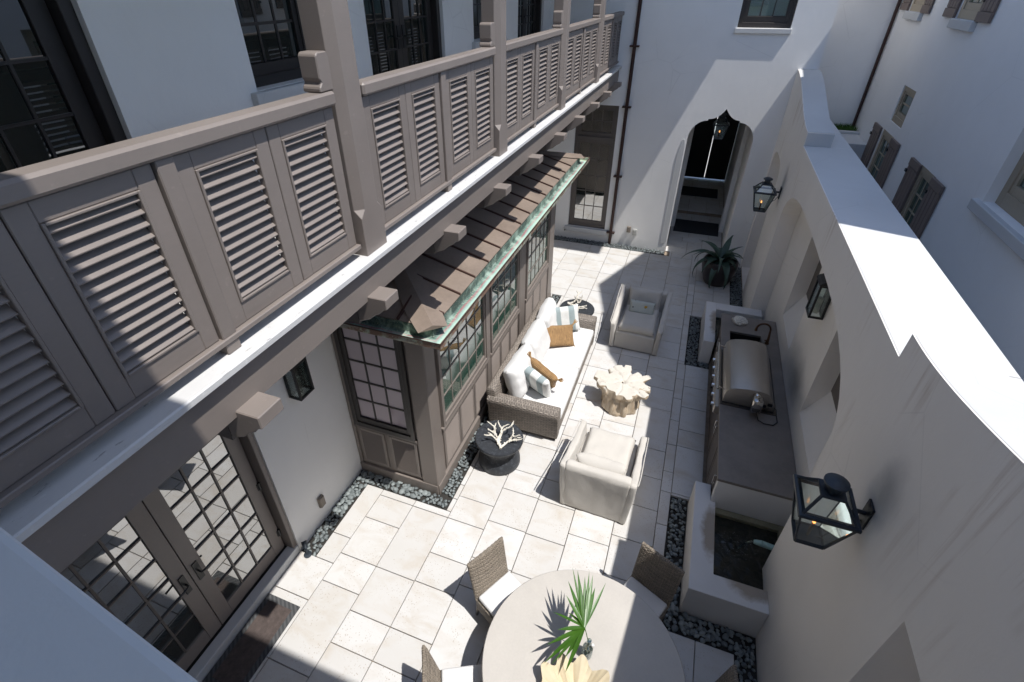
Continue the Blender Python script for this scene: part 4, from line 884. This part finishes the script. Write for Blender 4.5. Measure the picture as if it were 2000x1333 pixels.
def box_lantern(label, fr, u, z0, z1, w, d, name='wall_lantern', top=True):
    L = thing(name, label, 'lantern', fr.pt(u, z0, d / 2)); mb = MB(); t = .013
    for a in (u - w, u + w):
        for n_ in (.02, d): fr.box(mb, a - t, a + t, z0, z1, n_ - t, n_ + t)
    for z in (z0, z1):
        fr.box(mb, u - w - t, u + w + t, z - t, z + t, d - t, d + t); fr.box(mb, u - w - t, u + w + t, z - t, z + t, .005, .03)
        for a in (u - w, u + w): fr.box(mb, a - t, a + t, z - t, z + t, .03, d - t)
    mb.build('frame', 'iron', L, bevel=.002)
    mb = MB(); fr.box(mb, u - w, u + w, z0 - .01, z1, .002, .012); mb.build('back_plate', 'steel_dark', L)
    mb = MB(); fr.box(mb, u - w, u + w, z0 + .015, z1 - .015, d - .003, d + .001); mb.build('glass_pane', 'lantern_glass', L)
    for a in (u - w, u + w):
        mb = MB(); fr.box(mb, a - .002, a + .002, z0 + .015, z1 - .015, .03, d - .015); mb.build('glass_pane', 'lantern_glass', L)
    mb = MB(); c = fr.pt(u, z0 + .01, d * .55); mb.lathe([(.022, 0), (.022, .05), (.03, .06), (.045, .12), (.04, .19), (.014, .25)], 14, c); mb.build('bulb', 'lantern_glass', L, smooth=True)
    if top:
        mb = MB(); pts = [(z1 + .013, .0), (z1 + .013, d + .03), (z1 + .05, d), (z1 + .09, d * .55), (z1 + .15, d * .4), (z1 + .15, 0.0)]
        mp = (lambda n_, v, a: fr.pt(a, v, n_)); mb.prism([[(n_, z) for z, n_ in pts]], mp, u - w - .02, u + w + .02); mb.build('hood', 'iron', L, bevel=.004)
    else:
        mb = MB(); fr.box(mb, u - w - .012, u + w + .012, z1 + .014, z1 + .03, 0, d + .014); mb.build('lid', 'iron', L)
    return L
box_lantern('black box lantern on pale wall between french doors and glazed bay', fl_, 3.30, 2.22, 2.66, .105, .17, top=False)
L3 = box_lantern('black box lantern with curved hood on pier above the grill', Fr('x', XG + .30, -1), 6.86, 2.42, 2.88, .12, .17)
c_ = MB().lathe([(.04, 0), (.042, .22), (.03, .225)], 14, (1.94, 6.86, 2.44)); c_.build('candle', 'candle', L3, smooth=True)

# ================================================================== FURNITURE
def padmesh(name, w, h, t, mat, seed=0, p=5.0, q=.42, wr=.012, n=22, pinch=.06):
    """plump cushion: local x width, y height, z thickness"""
    vs = []; fs = []; off = Vector((seed * 3.7, seed * 1.3, 0))
    for sgn in (1, -1):
        for j in range(n + 1):
            for i in range(n + 1):
                u, v = -1 + 2 * i / n, -1 + 2 * j / n; e = max(0, (1 - abs(u) ** p) * (1 - abs(v) ** p)) ** q
                x = u * w / 2 * (1 - pinch * (1 - abs(v) ** 2) * abs(u) ** 3); y = v * h / 2 * (1 - pinch * (1 - abs(u) ** 2) * abs(v) ** 3)
                z = sgn * t / 2 * e; nn = noise.noise(Vector((x * 7, y * 7, sgn)) + off) + .6 * noise.noise(Vector((x * 16, y * 5, sgn * 2)) + off)
                edge = .35 + .65 * max(abs(u), abs(v)) ** 2; vs.append((x, y, z + sgn * wr * nn * e * edge))
    m = (n + 1) ** 2
    for s_ in range(2):
        for j in range(n):
            for i in range(n):
                a = s_ * m + j * (n + 1) + i; f = (a, a + 1, a + n + 2, a + n + 1); fs.append(f if s_ == 0 else f[::-1])
    bm = bmesh.new(); vv = [bm.verts.new(v) for v in vs]
    for f in fs: bm.faces.new([vv[i] for i in f])
    bmesh.ops.remove_doubles(bm, verts=bm.verts, dist=1e-5); bmesh.ops.recalc_face_normals(bm, faces=bm.faces)
    me = bpy.data.meshes.new(name); bm.to_mesh(me); bm.free(); me.materials.append(M[mat])
    for pl in me.polygons: pl.use_smooth = True
    return me
def orient(nrm, up=(0, 0, 1), roll=0):
    z = Vector(nrm).normalized(); u = Vector(up); x = u.cross(z).normalized(); y = z.cross(x); m = Matrix((x, y, z)).transposed(); return m @ Matrix.Rotation(roll, 3, 'Z')
def pad(name, label, cat, w, h, t, mat, c, nrm, roll=0, seed=0, up=(0, 0, 1), group=None, parent=None, **k):
    o = place(name, padmesh(name, w, h, t, mat, seed, **k), parent); m = orient(nrm, up, roll)
    o.matrix_local = Matrix.Translation(Vector(c) - (org(parent) if parent else Vector((0, 0, 0)))) @ m.to_4x4()
    if label: tag(o, label, cat, group)
    return o
# --- sofa
S = thing('wicker_sofa', 'long grey wicker sofa with rolled arms beside the glazed bay', 'sofa', (-1.77, 7.05, 0))
SX0, SX1, SY0, SY1 = -2.36, -1.17, 5.58, 8.55
MB().box(SX0 + .05, SX1, SY0 + .12, SY1 - .12, .07, .33).build('base', 'wicker', S, bevel=.02, seg=2, smooth=True)
pr = [(SX0 + .06, .06), (SX0, .70), (SX0 - .005, .78), (SX0 + .03, .825), (SX0 + .09, .835), (SX0 + .14, .80), (SX0 + .16, .74), (SX0 + .20, .06)]
MB().prism([pr], YP, SY0 + .03, SY1 - .03).build('backrest', 'wicker', S, bevel=.012, seg=2, smooth=True)
for (a, sg) in ((SY0, 1), (SY1, -1)):
    pr = [(a + sg * .05, .06), (a + sg * .02, .48), (a - sg * .03, .56), (a - sg * .025, .63), (a + sg * .03, .675), (a + sg * .12, .68), (a + sg * .19, .64), (a + sg * .21, .56), (a + sg * .20, .06)]
    MB().prism([pr], XP, SX0 + .02, SX1 + .01).build('armrest', 'wicker', S, bevel=.018, seg=2, smooth=True)
for x in (SX0 + .1, SX1 - .06):
    for y in (SY0 + .12, SY1 - .12): MB().box(x - .03, x + .03, y - .03, y + .03, 0, .069).build('foot', 'frame_dark', S)
sm_ = (SY0 + SY1) / 2
for i, (a, b, lb) in enumerate(((SY0 + .205, sm_ - .005, 'white seat cushion on the sofa half nearer the round black table by french doors'), (sm_ + .005, SY1 - .205, 'white seat cushion on the sofa half beside the far stone table'))):
    mb = MB().box(SX0 + .20, SX1 + .015, a, b, .331, .475); o = solo(mb, 'seat_cushion', 'white_cushion', lb, 'cushion', group='sofa cushions', bevel=.045, seg=4, smooth=True)
for i, (y, w, lb) in enumerate(((6.27, .92, 'plump white back cushion on sofa behind the upright striped pillow near the wicker arm'), (7.12, .86, 'plump white back cushion in the middle of the wicker sofa'), (7.93, .84, 'plump white back cushion on sofa behind the leaning striped pillow'))):
    pad('back_cushion', lb, 'cushion', w, .60, .30, 'white_cushion', (-1.99, y, .755), (1, .0 + .05 * (i - 1), .32), 0.03 * (i - 1), 11 + i, group='sofa cushions', wr=.034, q=.38)
def tasselled(lb, c, nrm, roll, seed, w=.60, h=.42):
    o = pad('knit_pillow', lb, 'pillow', w, h, .15, 'tan_knit', c, nrm, roll, seed, group='tan pillows')
    for sx in (-1, 1):
        for sy in (-1, 1):
            m = MB(); bx, by = sx * w / 2, sy * h / 2; dx, dy = sx * .7, sy * .7
            m.lathe([(.012, 0), (.018, .012), (.012, .024)], 8, (0, 0, 0))
            for k in range(14):
                a = 6.283 * k / 14; m.tube([(0, 0, .02), (.018 * math.cos(a), .018 * math.sin(a), .05), ((.028 + .006 * (k % 3)) * math.cos(a), (.028 + .006 * (k % 3)) * math.sin(a), .105)], [.006, .005, .004], 4)
            t_ = m.mesh('tassel'); t_.materials.append(M['tassel']); q = place('tassel', t_, o); q.matrix_local = Matrix.Translation((bx * .97, by * .97, 0)) @ Vector((dx, dy, .15)).to_track_quat('Z', 'Y').to_matrix().to_4x4()
    return o
pad('striped_pillow', 'blue and white striped pillow leaning in the sofa corner beside far stone table', 'pillow', .58, .52, .17, 'stripe', (-1.72, 8.12, .735), (.38, -.86, .34), .1, 21, group='striped pillows')
tasselled('tan knitted tasselled pillow in front of the leaning striped pillow', (-1.70, 7.63, .66), (.45, -.62, .62), -.12, 22)
tasselled('tan knitted tasselled pillow standing against the upright striped pillow', (-1.66, 6.44, .67), (.40, .84, .30), .35, 23)
pad('striped_pillow', 'blue and white striped pillow upright near the wicker arm of the sofa', 'pillow', .56, .50, .17, 'stripe', (-1.68, 6.16, .715), (.42, .84, .34), .15, 24, group='striped pillows')
# --- stone side tables and coral
def coral(mb, p, d, r, depth, rng, up, flat=False):
    p = Vector(p); d = Vector(d).normalized(); pts = [p]; rad = [r]
    L = rng.uniform(.075, .12) * (1 if depth > 1 else .75)
    for k in range(3):
        d = (d + Vector((rng.gauss(0, .22), rng.gauss(0, .22), rng.gauss(up, .12)))).normalized(); p = p + d * L / 2; p.z = max(p.z, up_floor + r); pts.append(p.copy()); rad.append(r * (1 - .12 * (k + 1)))
    mb.tube(pts, rad, 7)
    for k in range(4):
        q = pts[1 + k % 3]; e = Vector((rng.gauss(0, 1), rng.gauss(0, 1), abs(rng.gauss(0, .7)))).normalized(); mb.tube([q, q + e * r * 1.9], [r * .55, r * .3], 5)
    if depth > 0:
        for s_ in (-1, 1):
            if rng.random() < .9: coral(mb, pts[-1 if rng.random() < .6 else 2], Matrix.Rotation(s_ * rng.uniform(.35, .8), 3, 'Z') @ d, r * .82, depth - 1, rng, up)
def stone_table(lb, x, y):
    t = thing('stone_side_table', lb, 'side table', (x, y, 0), group='black stone side tables')
    MB().lathe([(.02, .445), (.345, .445), (.362, .46), (.365, .49), (.355, .505), (.02, .505)], 48, (x, y, 0)).build('table_top', 'black_stone', t, smooth=True)
    MB().lathe([(.02, 0), (.315, 0), (.325, .02), (.32, .10), (.27, .17), (.225, .235), (.22, .29), (.25, .37), (.30, .444), (.02, .444)], 48, (x, y, 0)).build('pedestal', 'black_stone', t, smooth=True)
stone_table('waisted black stone side table at the sofa end nearer the french doors', -1.90, 4.97); stone_table('waisted black stone side table at the sofa end nearer the arch', -1.655, 8.97)
up_floor = .507
mb = MB(); rng = random.Random(3); coral(mb, (-1.79, 4.74, .53), (-.15, .6, .1), .020, 3, rng, .03); coral(mb, (-1.80, 4.76, .53), (-.5, .75, .1), .018, 2, rng, .03); coral(mb, (-1.79, 4.78, .53), (.3, .7, .1), .018, 2, rng, .03)
solo(mb, 'branch_coral', 'coral', 'white branching coral spread on the black table nearer the french doors', 'coral', group='branch corals', smooth=True)
mb = MB(); rng = random.Random(8); coral(mb, (-1.88, 9.06, .53), (.9, -.1, .05), .024, 3, rng, -.02); coral(mb, (-1.86, 9.03, .53), (.8, -.45, .05), .022, 3, rng, -.02)
solo(mb, 'branch_coral', 'coral', 'white branching coral heaped on the black table nearer the arch', 'coral', group='branch corals', smooth=True)
mb = MB(); rng = random.Random(5)
for k in range(70):
    a, r_ = rng.uniform(0, 6.28), .12 * math.sqrt(rng.random()); x, y = 1.40 + r_ * math.cos(a), 8.82 + r_ * 1.15 * math.sin(a); z = .93 + .10 * (1 - (r_ / .14) ** 2); b_ = rng.uniform(.018, .028)
    bm = bmesh.new(); bmesh.ops.create_icosphere(bm, subdivisions=1, radius=b_); mb.add([(v.co.x + x, v.co.y + y, v.co.z + z) for v in bm.verts], [tuple(v.index for v in f.verts) for f in bm.faces]); bm.free()
mb.lathe([(.05, 0), (.12, .001), (.125, .03), (.09, .085), (.02, .10)], 20, (1.40, 8.82, .9305))
solo(mb, 'knobbly_coral', 'coral', 'rounded knobbly white coral beside the counter sink', 'coral', smooth=True)
# --- driftwood stump table
SX, SY = -.36, 6.98
ST = thing('driftwood_stump', 'bleached driftwood root stump table with lobed top', 'stump table', (SX, SY, 0))
rng = random.Random(21); mb = MB()
def blob(path, rad, n=12): mb.tube(path, rad, n)
cx, cy = SX, SY - .10
mb.lathe([(.05, 0.0), (.30, 0.0), (.315, .05), (.295, .16), (.27, .28), (.28, .40), (.27, .50), (.05, .50)], 28, (cx, cy, 0), wob=lambda a, i: 1 + .08 * math.sin(3 * a + .7 * i) + .05 * math.sin(7 * a))
mb.lathe([(.05, .30), (.26, .33), (.31, .40), (.32, .50), (.05, .52)], 28, (SX, SY, 0), wob=lambda a, i: 1 + .10 * math.sin(4 * a + 1) + .05 * math.sin(9 * a))
for (a, L, w, z) in ((.05, .44, .062, .43), (.55, .50, .05, .45), (1.05, .40, .06, .40), (1.45, .47, .052, .44), (1.95, .45, .075, .42), (2.5, .40, .05, .40), (3.0, .50, .10, .43), (3.45, .44, .08, .43), (4.05, .40, .06, .36), (4.5, .38, .07, .41), (4.95, .45, .055, .44), (5.3, .42, .05, .38), (5.75, .50, .06, .43), (6.0, .46, .05, .40)):
    d = Vector((math.cos(a), math.sin(a), 0)); e = Vector((-d.y, d.x, 0)) * rng.uniform(-.05, .05); c0 = Vector((cx, cy, 0)) * .5 + Vector((SX, SY, 0)) * .5
    p0 = c0 + d * .20 + Vector((0, 0, .10 + rng.uniform(0, .12))); p1 = c0 + d * (.24) + Vector((0, 0, .30)) + e * .4; p2 = Vector((SX, SY, 0)) + d * (L * .78) + e + Vector((0, 0, z - .01)); p3 = Vector((SX, SY, 0)) + d * L + e * 1.6 + Vector((0, 0, z + .015))
    blob([p0, p0.lerp(p1, .5), p1, p1.lerp(p2, .5), p2, p3], [.07, .075, .085, w * 1.35, w * 1.3, w * 1.05])
for k in range(9):
    a = k * .7 + .2; d = Vector((math.cos(a), math.sin(a), 0)); c0 = Vector((cx, cy, 0)); blob([c0 + d * .28 + Vector((0, 0, .0)), c0 + d * .285 + Vector((0, 0, .12)), c0 + d * .25 + Vector((0, 0, .30))], [.055, .05, .045], 10)
tmp = mb.build('stump_source', 'drift', None); md = tmp.modifiers.new('r', 'REMESH'); md.mode = 'VOXEL'; md.voxel_size = .013; md.use_smooth_shade = True
dg = bpy.context.evaluated_depsgraph_get(); me = bpy.data.meshes.new_from_object(tmp.evaluated_get(dg)); bpy.data.objects.remove(tmp, do_unlink=True)
bm = bmesh.new(); bm.from_mesh(me); bmesh.ops.smooth_vert(bm, verts=bm.verts, factor=.5, use_axis_x=True, use_axis_y=True, use_axis_z=True)
for v in bm.verts:
    c = v.co; r_ = math.hypot(c.x - SX, c.y - SY); lim = .452 + .012 * noise.noise((c.x * 6, c.y * 6, 3)) - .05 * math.exp(-(r_ / .045) ** 2)
    an = math.atan2(c.y - SY, c.x - SX); lim -= .018 * max(0, math.sin(an * 6.5 + 2 * noise.noise((c.x * 4, c.y * 4, 1)))) ** 6 * min(1, r_ / .12)
    if c.z > lim: c.z = lim + (c.z - lim) * .06
    else: v.co += v.normal * .008 * noise.noise(Vector((c.x * 12, c.y * 12, c.z * 4)))
    if c.z < .004: c.z = .002
    v.co -= Vector((SX, SY, 0))
bm.to_mesh(me); bm.free(); me.name = 'trunk'
if not me.materials: me.materials.append(M['drift'])
for p in me.polygons: p.use_smooth = True
tr = place('trunk', me, ST); ORG[tr.name] = org(ST)
kb = MB().lathe([(.01, 0), (.035, .0), (.045, .012), (.03, .018), (.01, .008)], 14, (SX + .005, SY + .005, .405), wob=lambda a, i: 1 + .3 * math.sin(5 * a + i)); kb.build('heart_hollow', 'knot', ST)
# --- slipcovered armchairs
def armchair(label, loc, rz_):
    A = thing('slipcovered_armchair', label, 'armchair', (0, 0, 0), group='slipcovered armchairs')
    def soft(mb, name, bev, amp=.008, cuts=0):
        o = mb.build(name, 'linen', A, bevel=bev, seg=3, smooth=False, o=(0, 0, 0)); bm = bmesh.new(); bm.from_mesh(o.data)
        bmesh.ops.triangulate(bm, faces=[f for f in bm.faces if len(f.verts) > 4])
        for _ in range(4):
            el = [e for e in bm.edges if e.calc_length() > .055]
            if not el: break
            bmesh.ops.subdivide_edges(bm, edges=el, cuts=1, use_grid_fill=True); bmesh.ops.triangulate(bm, faces=[f for f in bm.faces if len(f.verts) > 4])
        bm.normal_update(); sd_ = Vector((loc[0] * 3, loc[1], len(name)))
        mv = []
        for v in bm.verts:
            c = v.co; mv.append(v.normal * (.012 * noise.noise(c * 2.6 + sd_) + .007 * noise.noise(Vector((c.x * 9, c.y * 9, c.z * 3.0)) + sd_) + .004 * noise.noise(c * 17 + sd_)))
        for v, d in zip(bm.verts, mv): v.co += d if v.co.z > .03 else d * .3
        bm.to_mesh(o.data); bm.free()
        for p in o.data.polygons: p.use_smooth = True
        return o
    soft(MB().box(-.39, .39, -.50, .56, .015, .40), 'base_skirt', .03)
    mb = MB(); mb.prism([[(-.60, .012), (-.63, .80), (-.60, .86), (-.53, .87), (-.47, .83), (-.455, .012)]], XP, -.425, .425); soft(mb, 'backrest', .025)
    for s_ in (-1, 1):
        m2 = MB().prism([[(-.61, .012), (-.625, .82), (-.58, .845), (-.40, .775), (.10, .66), (.54, .605), (.585, .57), (.575, .012)]], lambda u, v, a: (a * (1 + .07 * v) + s_ * (.028 * v), u, v), s_ * .375, s_ * .465)
        o = soft(m2, 'armrest', .028)
        m3 = MB().tube([(s_ * (.473 + .06 * .82) , -.60, .845), (s_ * (.475 + .055), -.38, .778), (s_ * (.47 + .05), .10, .665), (s_ * (.468 + .045), .54, .61), (s_ * .472, .59, .56), (s_ * .468, .588, .02)], .007, 6); m3.build('piping', 'linen', A, smooth=True)
    pad('seat_cushion', None, None, .70, .92, .21, 'linen', (0, .10, .475), (0, 0, 1), 0, 31, up=(0, 1, 0), parent=A, wr=.016, q=.3, p=8)
    pad('back_cushion', None, None, .68, .46, .22, 'linen', (0, -.37, .70), (0, 1, .35), 0, 32, parent=A, wr=.03)
    A.location = loc; A.rotation_euler = (0, 0, rz_); ORG[A.name] = Vector((0, 0, 0)); return A
a1 = armchair('pale linen slipcovered armchair with its back to the dining table', (-.33, 5.10, 0), R(-2))
a2 = armchair('pale linen slipcovered armchair in shade holding a printed pillow', (-.37, 9.10, 0), R(179))
lp = pad('lumbar_pillow', 'small printed lumbar pillow on the shaded linen armchair', 'pillow', .52, .27, .13, 'lumbar', (-.37, 9.18, .665), (0, -1, .42), 0, 41)
m = MB().box(-.028, .028, -.022, .022, 0, .002); me_ = m.mesh('printed_patch'); me_.materials.append(M['ochre']); q = place('printed_patch', me_, lp, (.075, .03, .066))
# --- dining set
TC = Vector((-.04, 2.27, 0)); DT = thing('dining_table', 'large round cast stone dining table with palm leaf vase', 'dining table', TC)
MB().lathe([(.02, .70), (.90, .70), (.945, .712), (.957, .73), (.957, .748), (.948, .76), (.02, .76)], 96, TC).build('table_top', 'table', DT, smooth=True)
MB().lathe([(.02, 0), (.42, 0), (.43, .03), (.40, .06), (.26, .14), (.22, .35), (.26, .58), (.40, .699), (.02, .699)], 40, TC).build('pedestal', 'table', DT, smooth=True)
def woven(w, z0, z1, th, strands, cols, lean):
    """closed woven slab, real over-under relief; local x width, y thickness"""
    nu, nv = cols * 5, strands * 4; vs = []; fs = []
    for s_ in (1, -1):
        for j in range(nv + 1):
            for i in range(nu + 1):
                u, v = i / nu, j / nv; x = (u - .5) * w * (1 + .04 * v); row = int(v * strands * .9999); ph = v * strands - row
                hgt = math.sin(math.pi * ph) ** .6 * (.55 + .45 * math.sin(math.pi * u * cols + math.pi * row)); ed_ = min(1, min(u, 1 - u) * 22) ** .5 * min(1, (1 - v) * 16 + .0) ** .5
                y = s_ * (th / 2 * (.35 + .65 * ed_) + .006 * hgt) - lean * v + .012 * math.cos((u - .5) * 3); vs.append((x, y, z0 + (z1 - z0) * v + .012 * math.sin(math.pi * u)))
    m_ = (nu + 1) * (nv + 1)
    for s_ in range(2):
        for j in range(nv):
            for i in range(nu): a = s_ * m_ + j * (nu + 1) + i; fs.append((a, a + 1, a + nu + 2, a + nu + 1))
    for j in range(nv):
        for i in (0, nu): a = j * (nu + 1) + i; fs.append((a, a + nu + 1, a + nu + 1 + m_, a + m_))
    for i in range(nu): a = nv * (nu + 1) + i; fs.append((a, a + 1, a + 1 + m_, a + m_)); fs.append((i, i + 1, i + 1 + m_, i + m_))
    return MB().add(vs, fs)
DC = thing('dining_chair', 'x', 'dining chair', (0, 0, 0), group='wicker dining chairs')
woven(.49, .40, .96, .045, 40, 18, .10).build('backrest', 'wicker_chair', DC).location = (0, -.24, 0)
MB().box(-.25, .25, -.25, .25, .36, .41).build('seat_frame', 'wicker_chair', DC, bevel=.012, seg=2, smooth=True)
MB().box(-.24, .24, -.245, -.215, .12, .3599).box(-.245, -.215, -.214, .24, .20, .3599).box(.215, .245, -.214, .24, .20, .3599).build('apron', 'wicker_chair', DC, bevel=.008)
MB().box(-.235, .235, -.205, .255, .411, .475).build('seat_pad', 'white_cushion', DC, bevel=.025, seg=3, smooth=True)
for sx in (-1, 1):
    for sy in (-1, 1): MB().tube([(sx * .215, sy * .215, .36), (sx * .225, sy * .235 + (-.02 if sy < 0 else 0), 0)], [.024, .018], 8).build('leg', 'frame_dark', DC, smooth=True)
spots = [((-1.285, 2.92), (.885, -.466), 'wicker dining chair with white pad, its back to the glazed bay'), ((.545, 3.53), (-.41, -.912), 'wicker dining chair pulled up beside the fountain pebbles'),
         ((-1.36, 1.60), (.89, .45), 'wicker dining chair with white pad nearest the doormat'), ((1.30, 2.43), (-.985, -.17), 'wicker dining chair in shade against the garden wall')]
for i, (m_, d_, lb) in enumerate(spots):
    c = DC if i == 0 else copy_tree(DC); d = Vector((d_[0], d_[1], 0)).normalized(); c.location = Vector((m_[0], m_[1], 0)) + d * .33; c.rotation_euler = (0, 0, math.atan2(d.y, d.x) - math.pi / 2); c['label'] = lb
# bottle with palm leaf
V = thing('glass_bottle_vase', 'clear glass bottle holding a green palm fan on the dining table', 'vase', (-.02, 2.37, .762))
MB().lathe([(.01, 0), (.046, 0), (.05, .012), (.05, .16), (.042, .19), (.022, .215), (.017, .235), (.017, .275), (.021, .28), (.021, .295), (.013, .296)], 28, (-.02, 2.37, .762)).build('bottle', 'bottle_glass', V, smooth=True)
MB().lathe([(.005, 0), (.015, .002), (.017, .015), (.013, .026), (.002, .03)], 14, (.018, 2.355, 1.01)).build('swing_stopper', 'white_cushion', V, smooth=True)
hub = Vector((-.085, 2.375, 1.25))
MB().tube([(-.02, 2.37, .80), (-.03, 2.372, 1.03), (-.06, 2.374, 1.16), hub], [.004, .004, .004, .005], 6).build('palm_stem', 'leaf', V, smooth=True)
tips = [(-.318, 2.824, 1.38), (-.267, 2.83, 1.40), (-.185, 2.79, 1.36), (-.155, 2.847, 1.42), (-.114, 2.824, 1.38), (-.07, 2.752, 1.35), (.02, 2.816, 1.33), (-.331, 2.716, 1.36), (-.313, 2.563, 1.33), (-.263, 2.463, 1.28),
        (-.316, 2.282, 1.22), (-.368, 2.041, 1.08), (-.298, 2.05, 1.06), (-.168, 2.061, 1.02), (-.198, 2.149, 1.05), (-.40, 2.42, 1.27), (-.38, 2.16, 1.13)]
for i, tp in enumerate(tips):
    tp = Vector(tp); d = tp - hub; sd_ = d.normalized().cross(Vector((.15, .1, 1))).normalized(); up_ = sd_.cross(d.normalized()); vs = []; fs = []; n_ = 7; wd = .021 if i % 3 else .015
    for k in range(n_ + 1):
        t = k / n_; w_ = wd * (math.sin(math.pi * min(1, t * .75 + .12)) ** .8) * (1 - t ** 4); p = hub + d * t - Vector((0, 0, .05)) * t * t * (i % 2) + up_ * .0; vs += [p - sd_ * w_ + up_ * .25 * w_, p, p + sd_ * w_ + up_ * .25 * w_]
    for k in range(n_): a = 3 * k; fs += [(a, a + 1, a + 4, a + 3), (a + 1, a + 2, a + 5, a + 4)]
    MB().add(vs, fs).build('leaflet', 'leaf', V, smooth=True)
# giant clam shell
vs, fs = [], []; na_, nr_ = 72, 16
for s_ in (0, 1):
    for j in range(nr_ + 1):
        for i in range(na_ + 1):
            a = R(-8) + R(196) * i / na_; t = j / nr_; fold = math.cos((a - R(90)) * 10.5 + .5 * math.sin(3 * a)); r_ = (.06 + .27 * t) * (1 + .10 * fold * t * t); x = -.03 + r_ * math.cos(a) * 1.08; y = 1.93 + r_ * math.sin(a) * 1.0
            z = .79 + .12 * t ** 1.6 + .032 * fold * t ** .8 + .02 * math.sin(2.3 * a + 1) * t + .006 * math.cos(46 * a) * t + (-.022 if s_ else 0) - .02 * (1 - t); vs.append((x, y, max(z, .7625)))
m_ = (na_ + 1) * (nr_ + 1)
for s_ in range(2):
    for j in range(nr_):
        for i in range(na_): a = s_ * m_ + j * (na_ + 1) + i; fs.append((a, a + 1, a + na_ + 2, a + na_ + 1))
for i in range(na_): a = nr_ * (na_ + 1) + i; fs.append((a, a + 1, a + 1 + m_, a + m_))
solo(MB().add(vs, fs), 'clam_shell', 'shell', 'large fluted golden clam shell on the dining table', 'shell', smooth=True)
# --- potted agave
PX, PY = 1.12, 12.15
AG = thing('potted_agave', 'dark glazed pot with a drooping grey green agave by the garden wall', 'potted plant', (PX, PY, 0))
MB().lathe([(.02, 0), (.27, 0), (.30, .05), (.38, .30), (.415, .48), (.40, .58), (.37, .62), (.34, .61), (.34, .55), (.02, .55)], 40, (PX, PY, 0)).build('pot', 'pot', AG, smooth=True)
MB().lathe([(.01, 0), (.335, 0), (.30, .02), (.01, .04)], 24, (PX, PY, .551)).build('soil', 'soil', AG)
rng = random.Random(12)
for k in range(22):
    a = k * 2.399 + .4; lift = 1.15 - .055 * k + rng.uniform(-.1, .1); L = rng.uniform(.72, 1.0); w = rng.uniform(.05, .075); p = Vector((PX + .05 * math.cos(a), PY + .05 * math.sin(a), .58)); el = max(-.1, lift); vs, fs = [], []; n_ = 12
    if PX + math.cos(a) * L > XG - .08: L *= .62
    for j in range(n_ + 1):
        t = j / n_; sd_ = Vector((-math.sin(a), math.cos(a), 0)); ww = w * (1 - t) ** .55 * (.75 + .7 * math.sin(math.pi * min(1, t * 1.4))) + .002; nv_ = Vector((-math.sin(el) * math.cos(a), -math.sin(el) * math.sin(a), math.cos(el)))
        vs += [p - sd_ * ww + nv_ * ww * .45, p - nv_ * .012 * (1 - t), p + sd_ * ww + nv_ * ww * .45, p + nv_ * .006]
        p = p + Vector((math.cos(a) * math.cos(el), math.sin(a) * math.cos(el), math.sin(el))) * L / n_; el -= (.10 + .012 * k * .6) * (1.0 if t > .15 else .3)
    for j in range(n_):
        for q_ in range(4): fs.append((4 * j + q_, 4 * j + (q_ + 1) % 4, 4 * j + 4 + (q_ + 1) % 4, 4 * j + 4 + q_))
    MB().add(vs, fs).build('leaf', 'agave', AG, smooth=True)
# --- mats and small things
DM = thing('doormat', 'brown doormat with patterned grey border at the french doors', 'doormat', (-3.56, 1.5, 0))
MB().box(-3.80, -3.33, 1.0, 2.015, .003, .014).build('border', 'mat_edge', DM, bevel=.003); MB().box(-3.735, -3.395, 1.07, 1.945, .0142, .02).build('pile', 'mat_field', DM, bevel=.003)
solo(MB().box(-.13, 1.14, 15.02, 16.02, .003, .015), 'floor_mat', 'mat_black', 'black mat on pale slabs just inside the arch', 'mat', bevel=.003, group='black passage mats')
solo(MB().box(-.16, 1.04, 18.0, 18.95, .1235, .135), 'floor_mat', 'mat_black', 'black mat on the raised passage floor by the gate', 'mat', bevel=.003, group='black passage mats')
sp = thing('garden_spotlight', 'small dark metal ground spotlight at the end of the pebble strip', 'spotlight', (-3.70, 2.63, 0))
MB().lathe([(.01, 0), (.05, 0), (.05, .012), (.015, .02)], 16, (-3.68, 2.6, .002)).build('base', 'iron_blue', sp, smooth=True); MB().tube([(-3.68, 2.6, .015), (-3.69, 2.61, .07), (-3.72, 2.64, .12)], .014, 8).build('stem', 'iron_blue', sp, smooth=True); MB().tube([(-3.70, 2.62, .10), (-3.76, 2.67, .16)], [.028, .036], 12).build('head', 'iron_blue', sp, smooth=True)
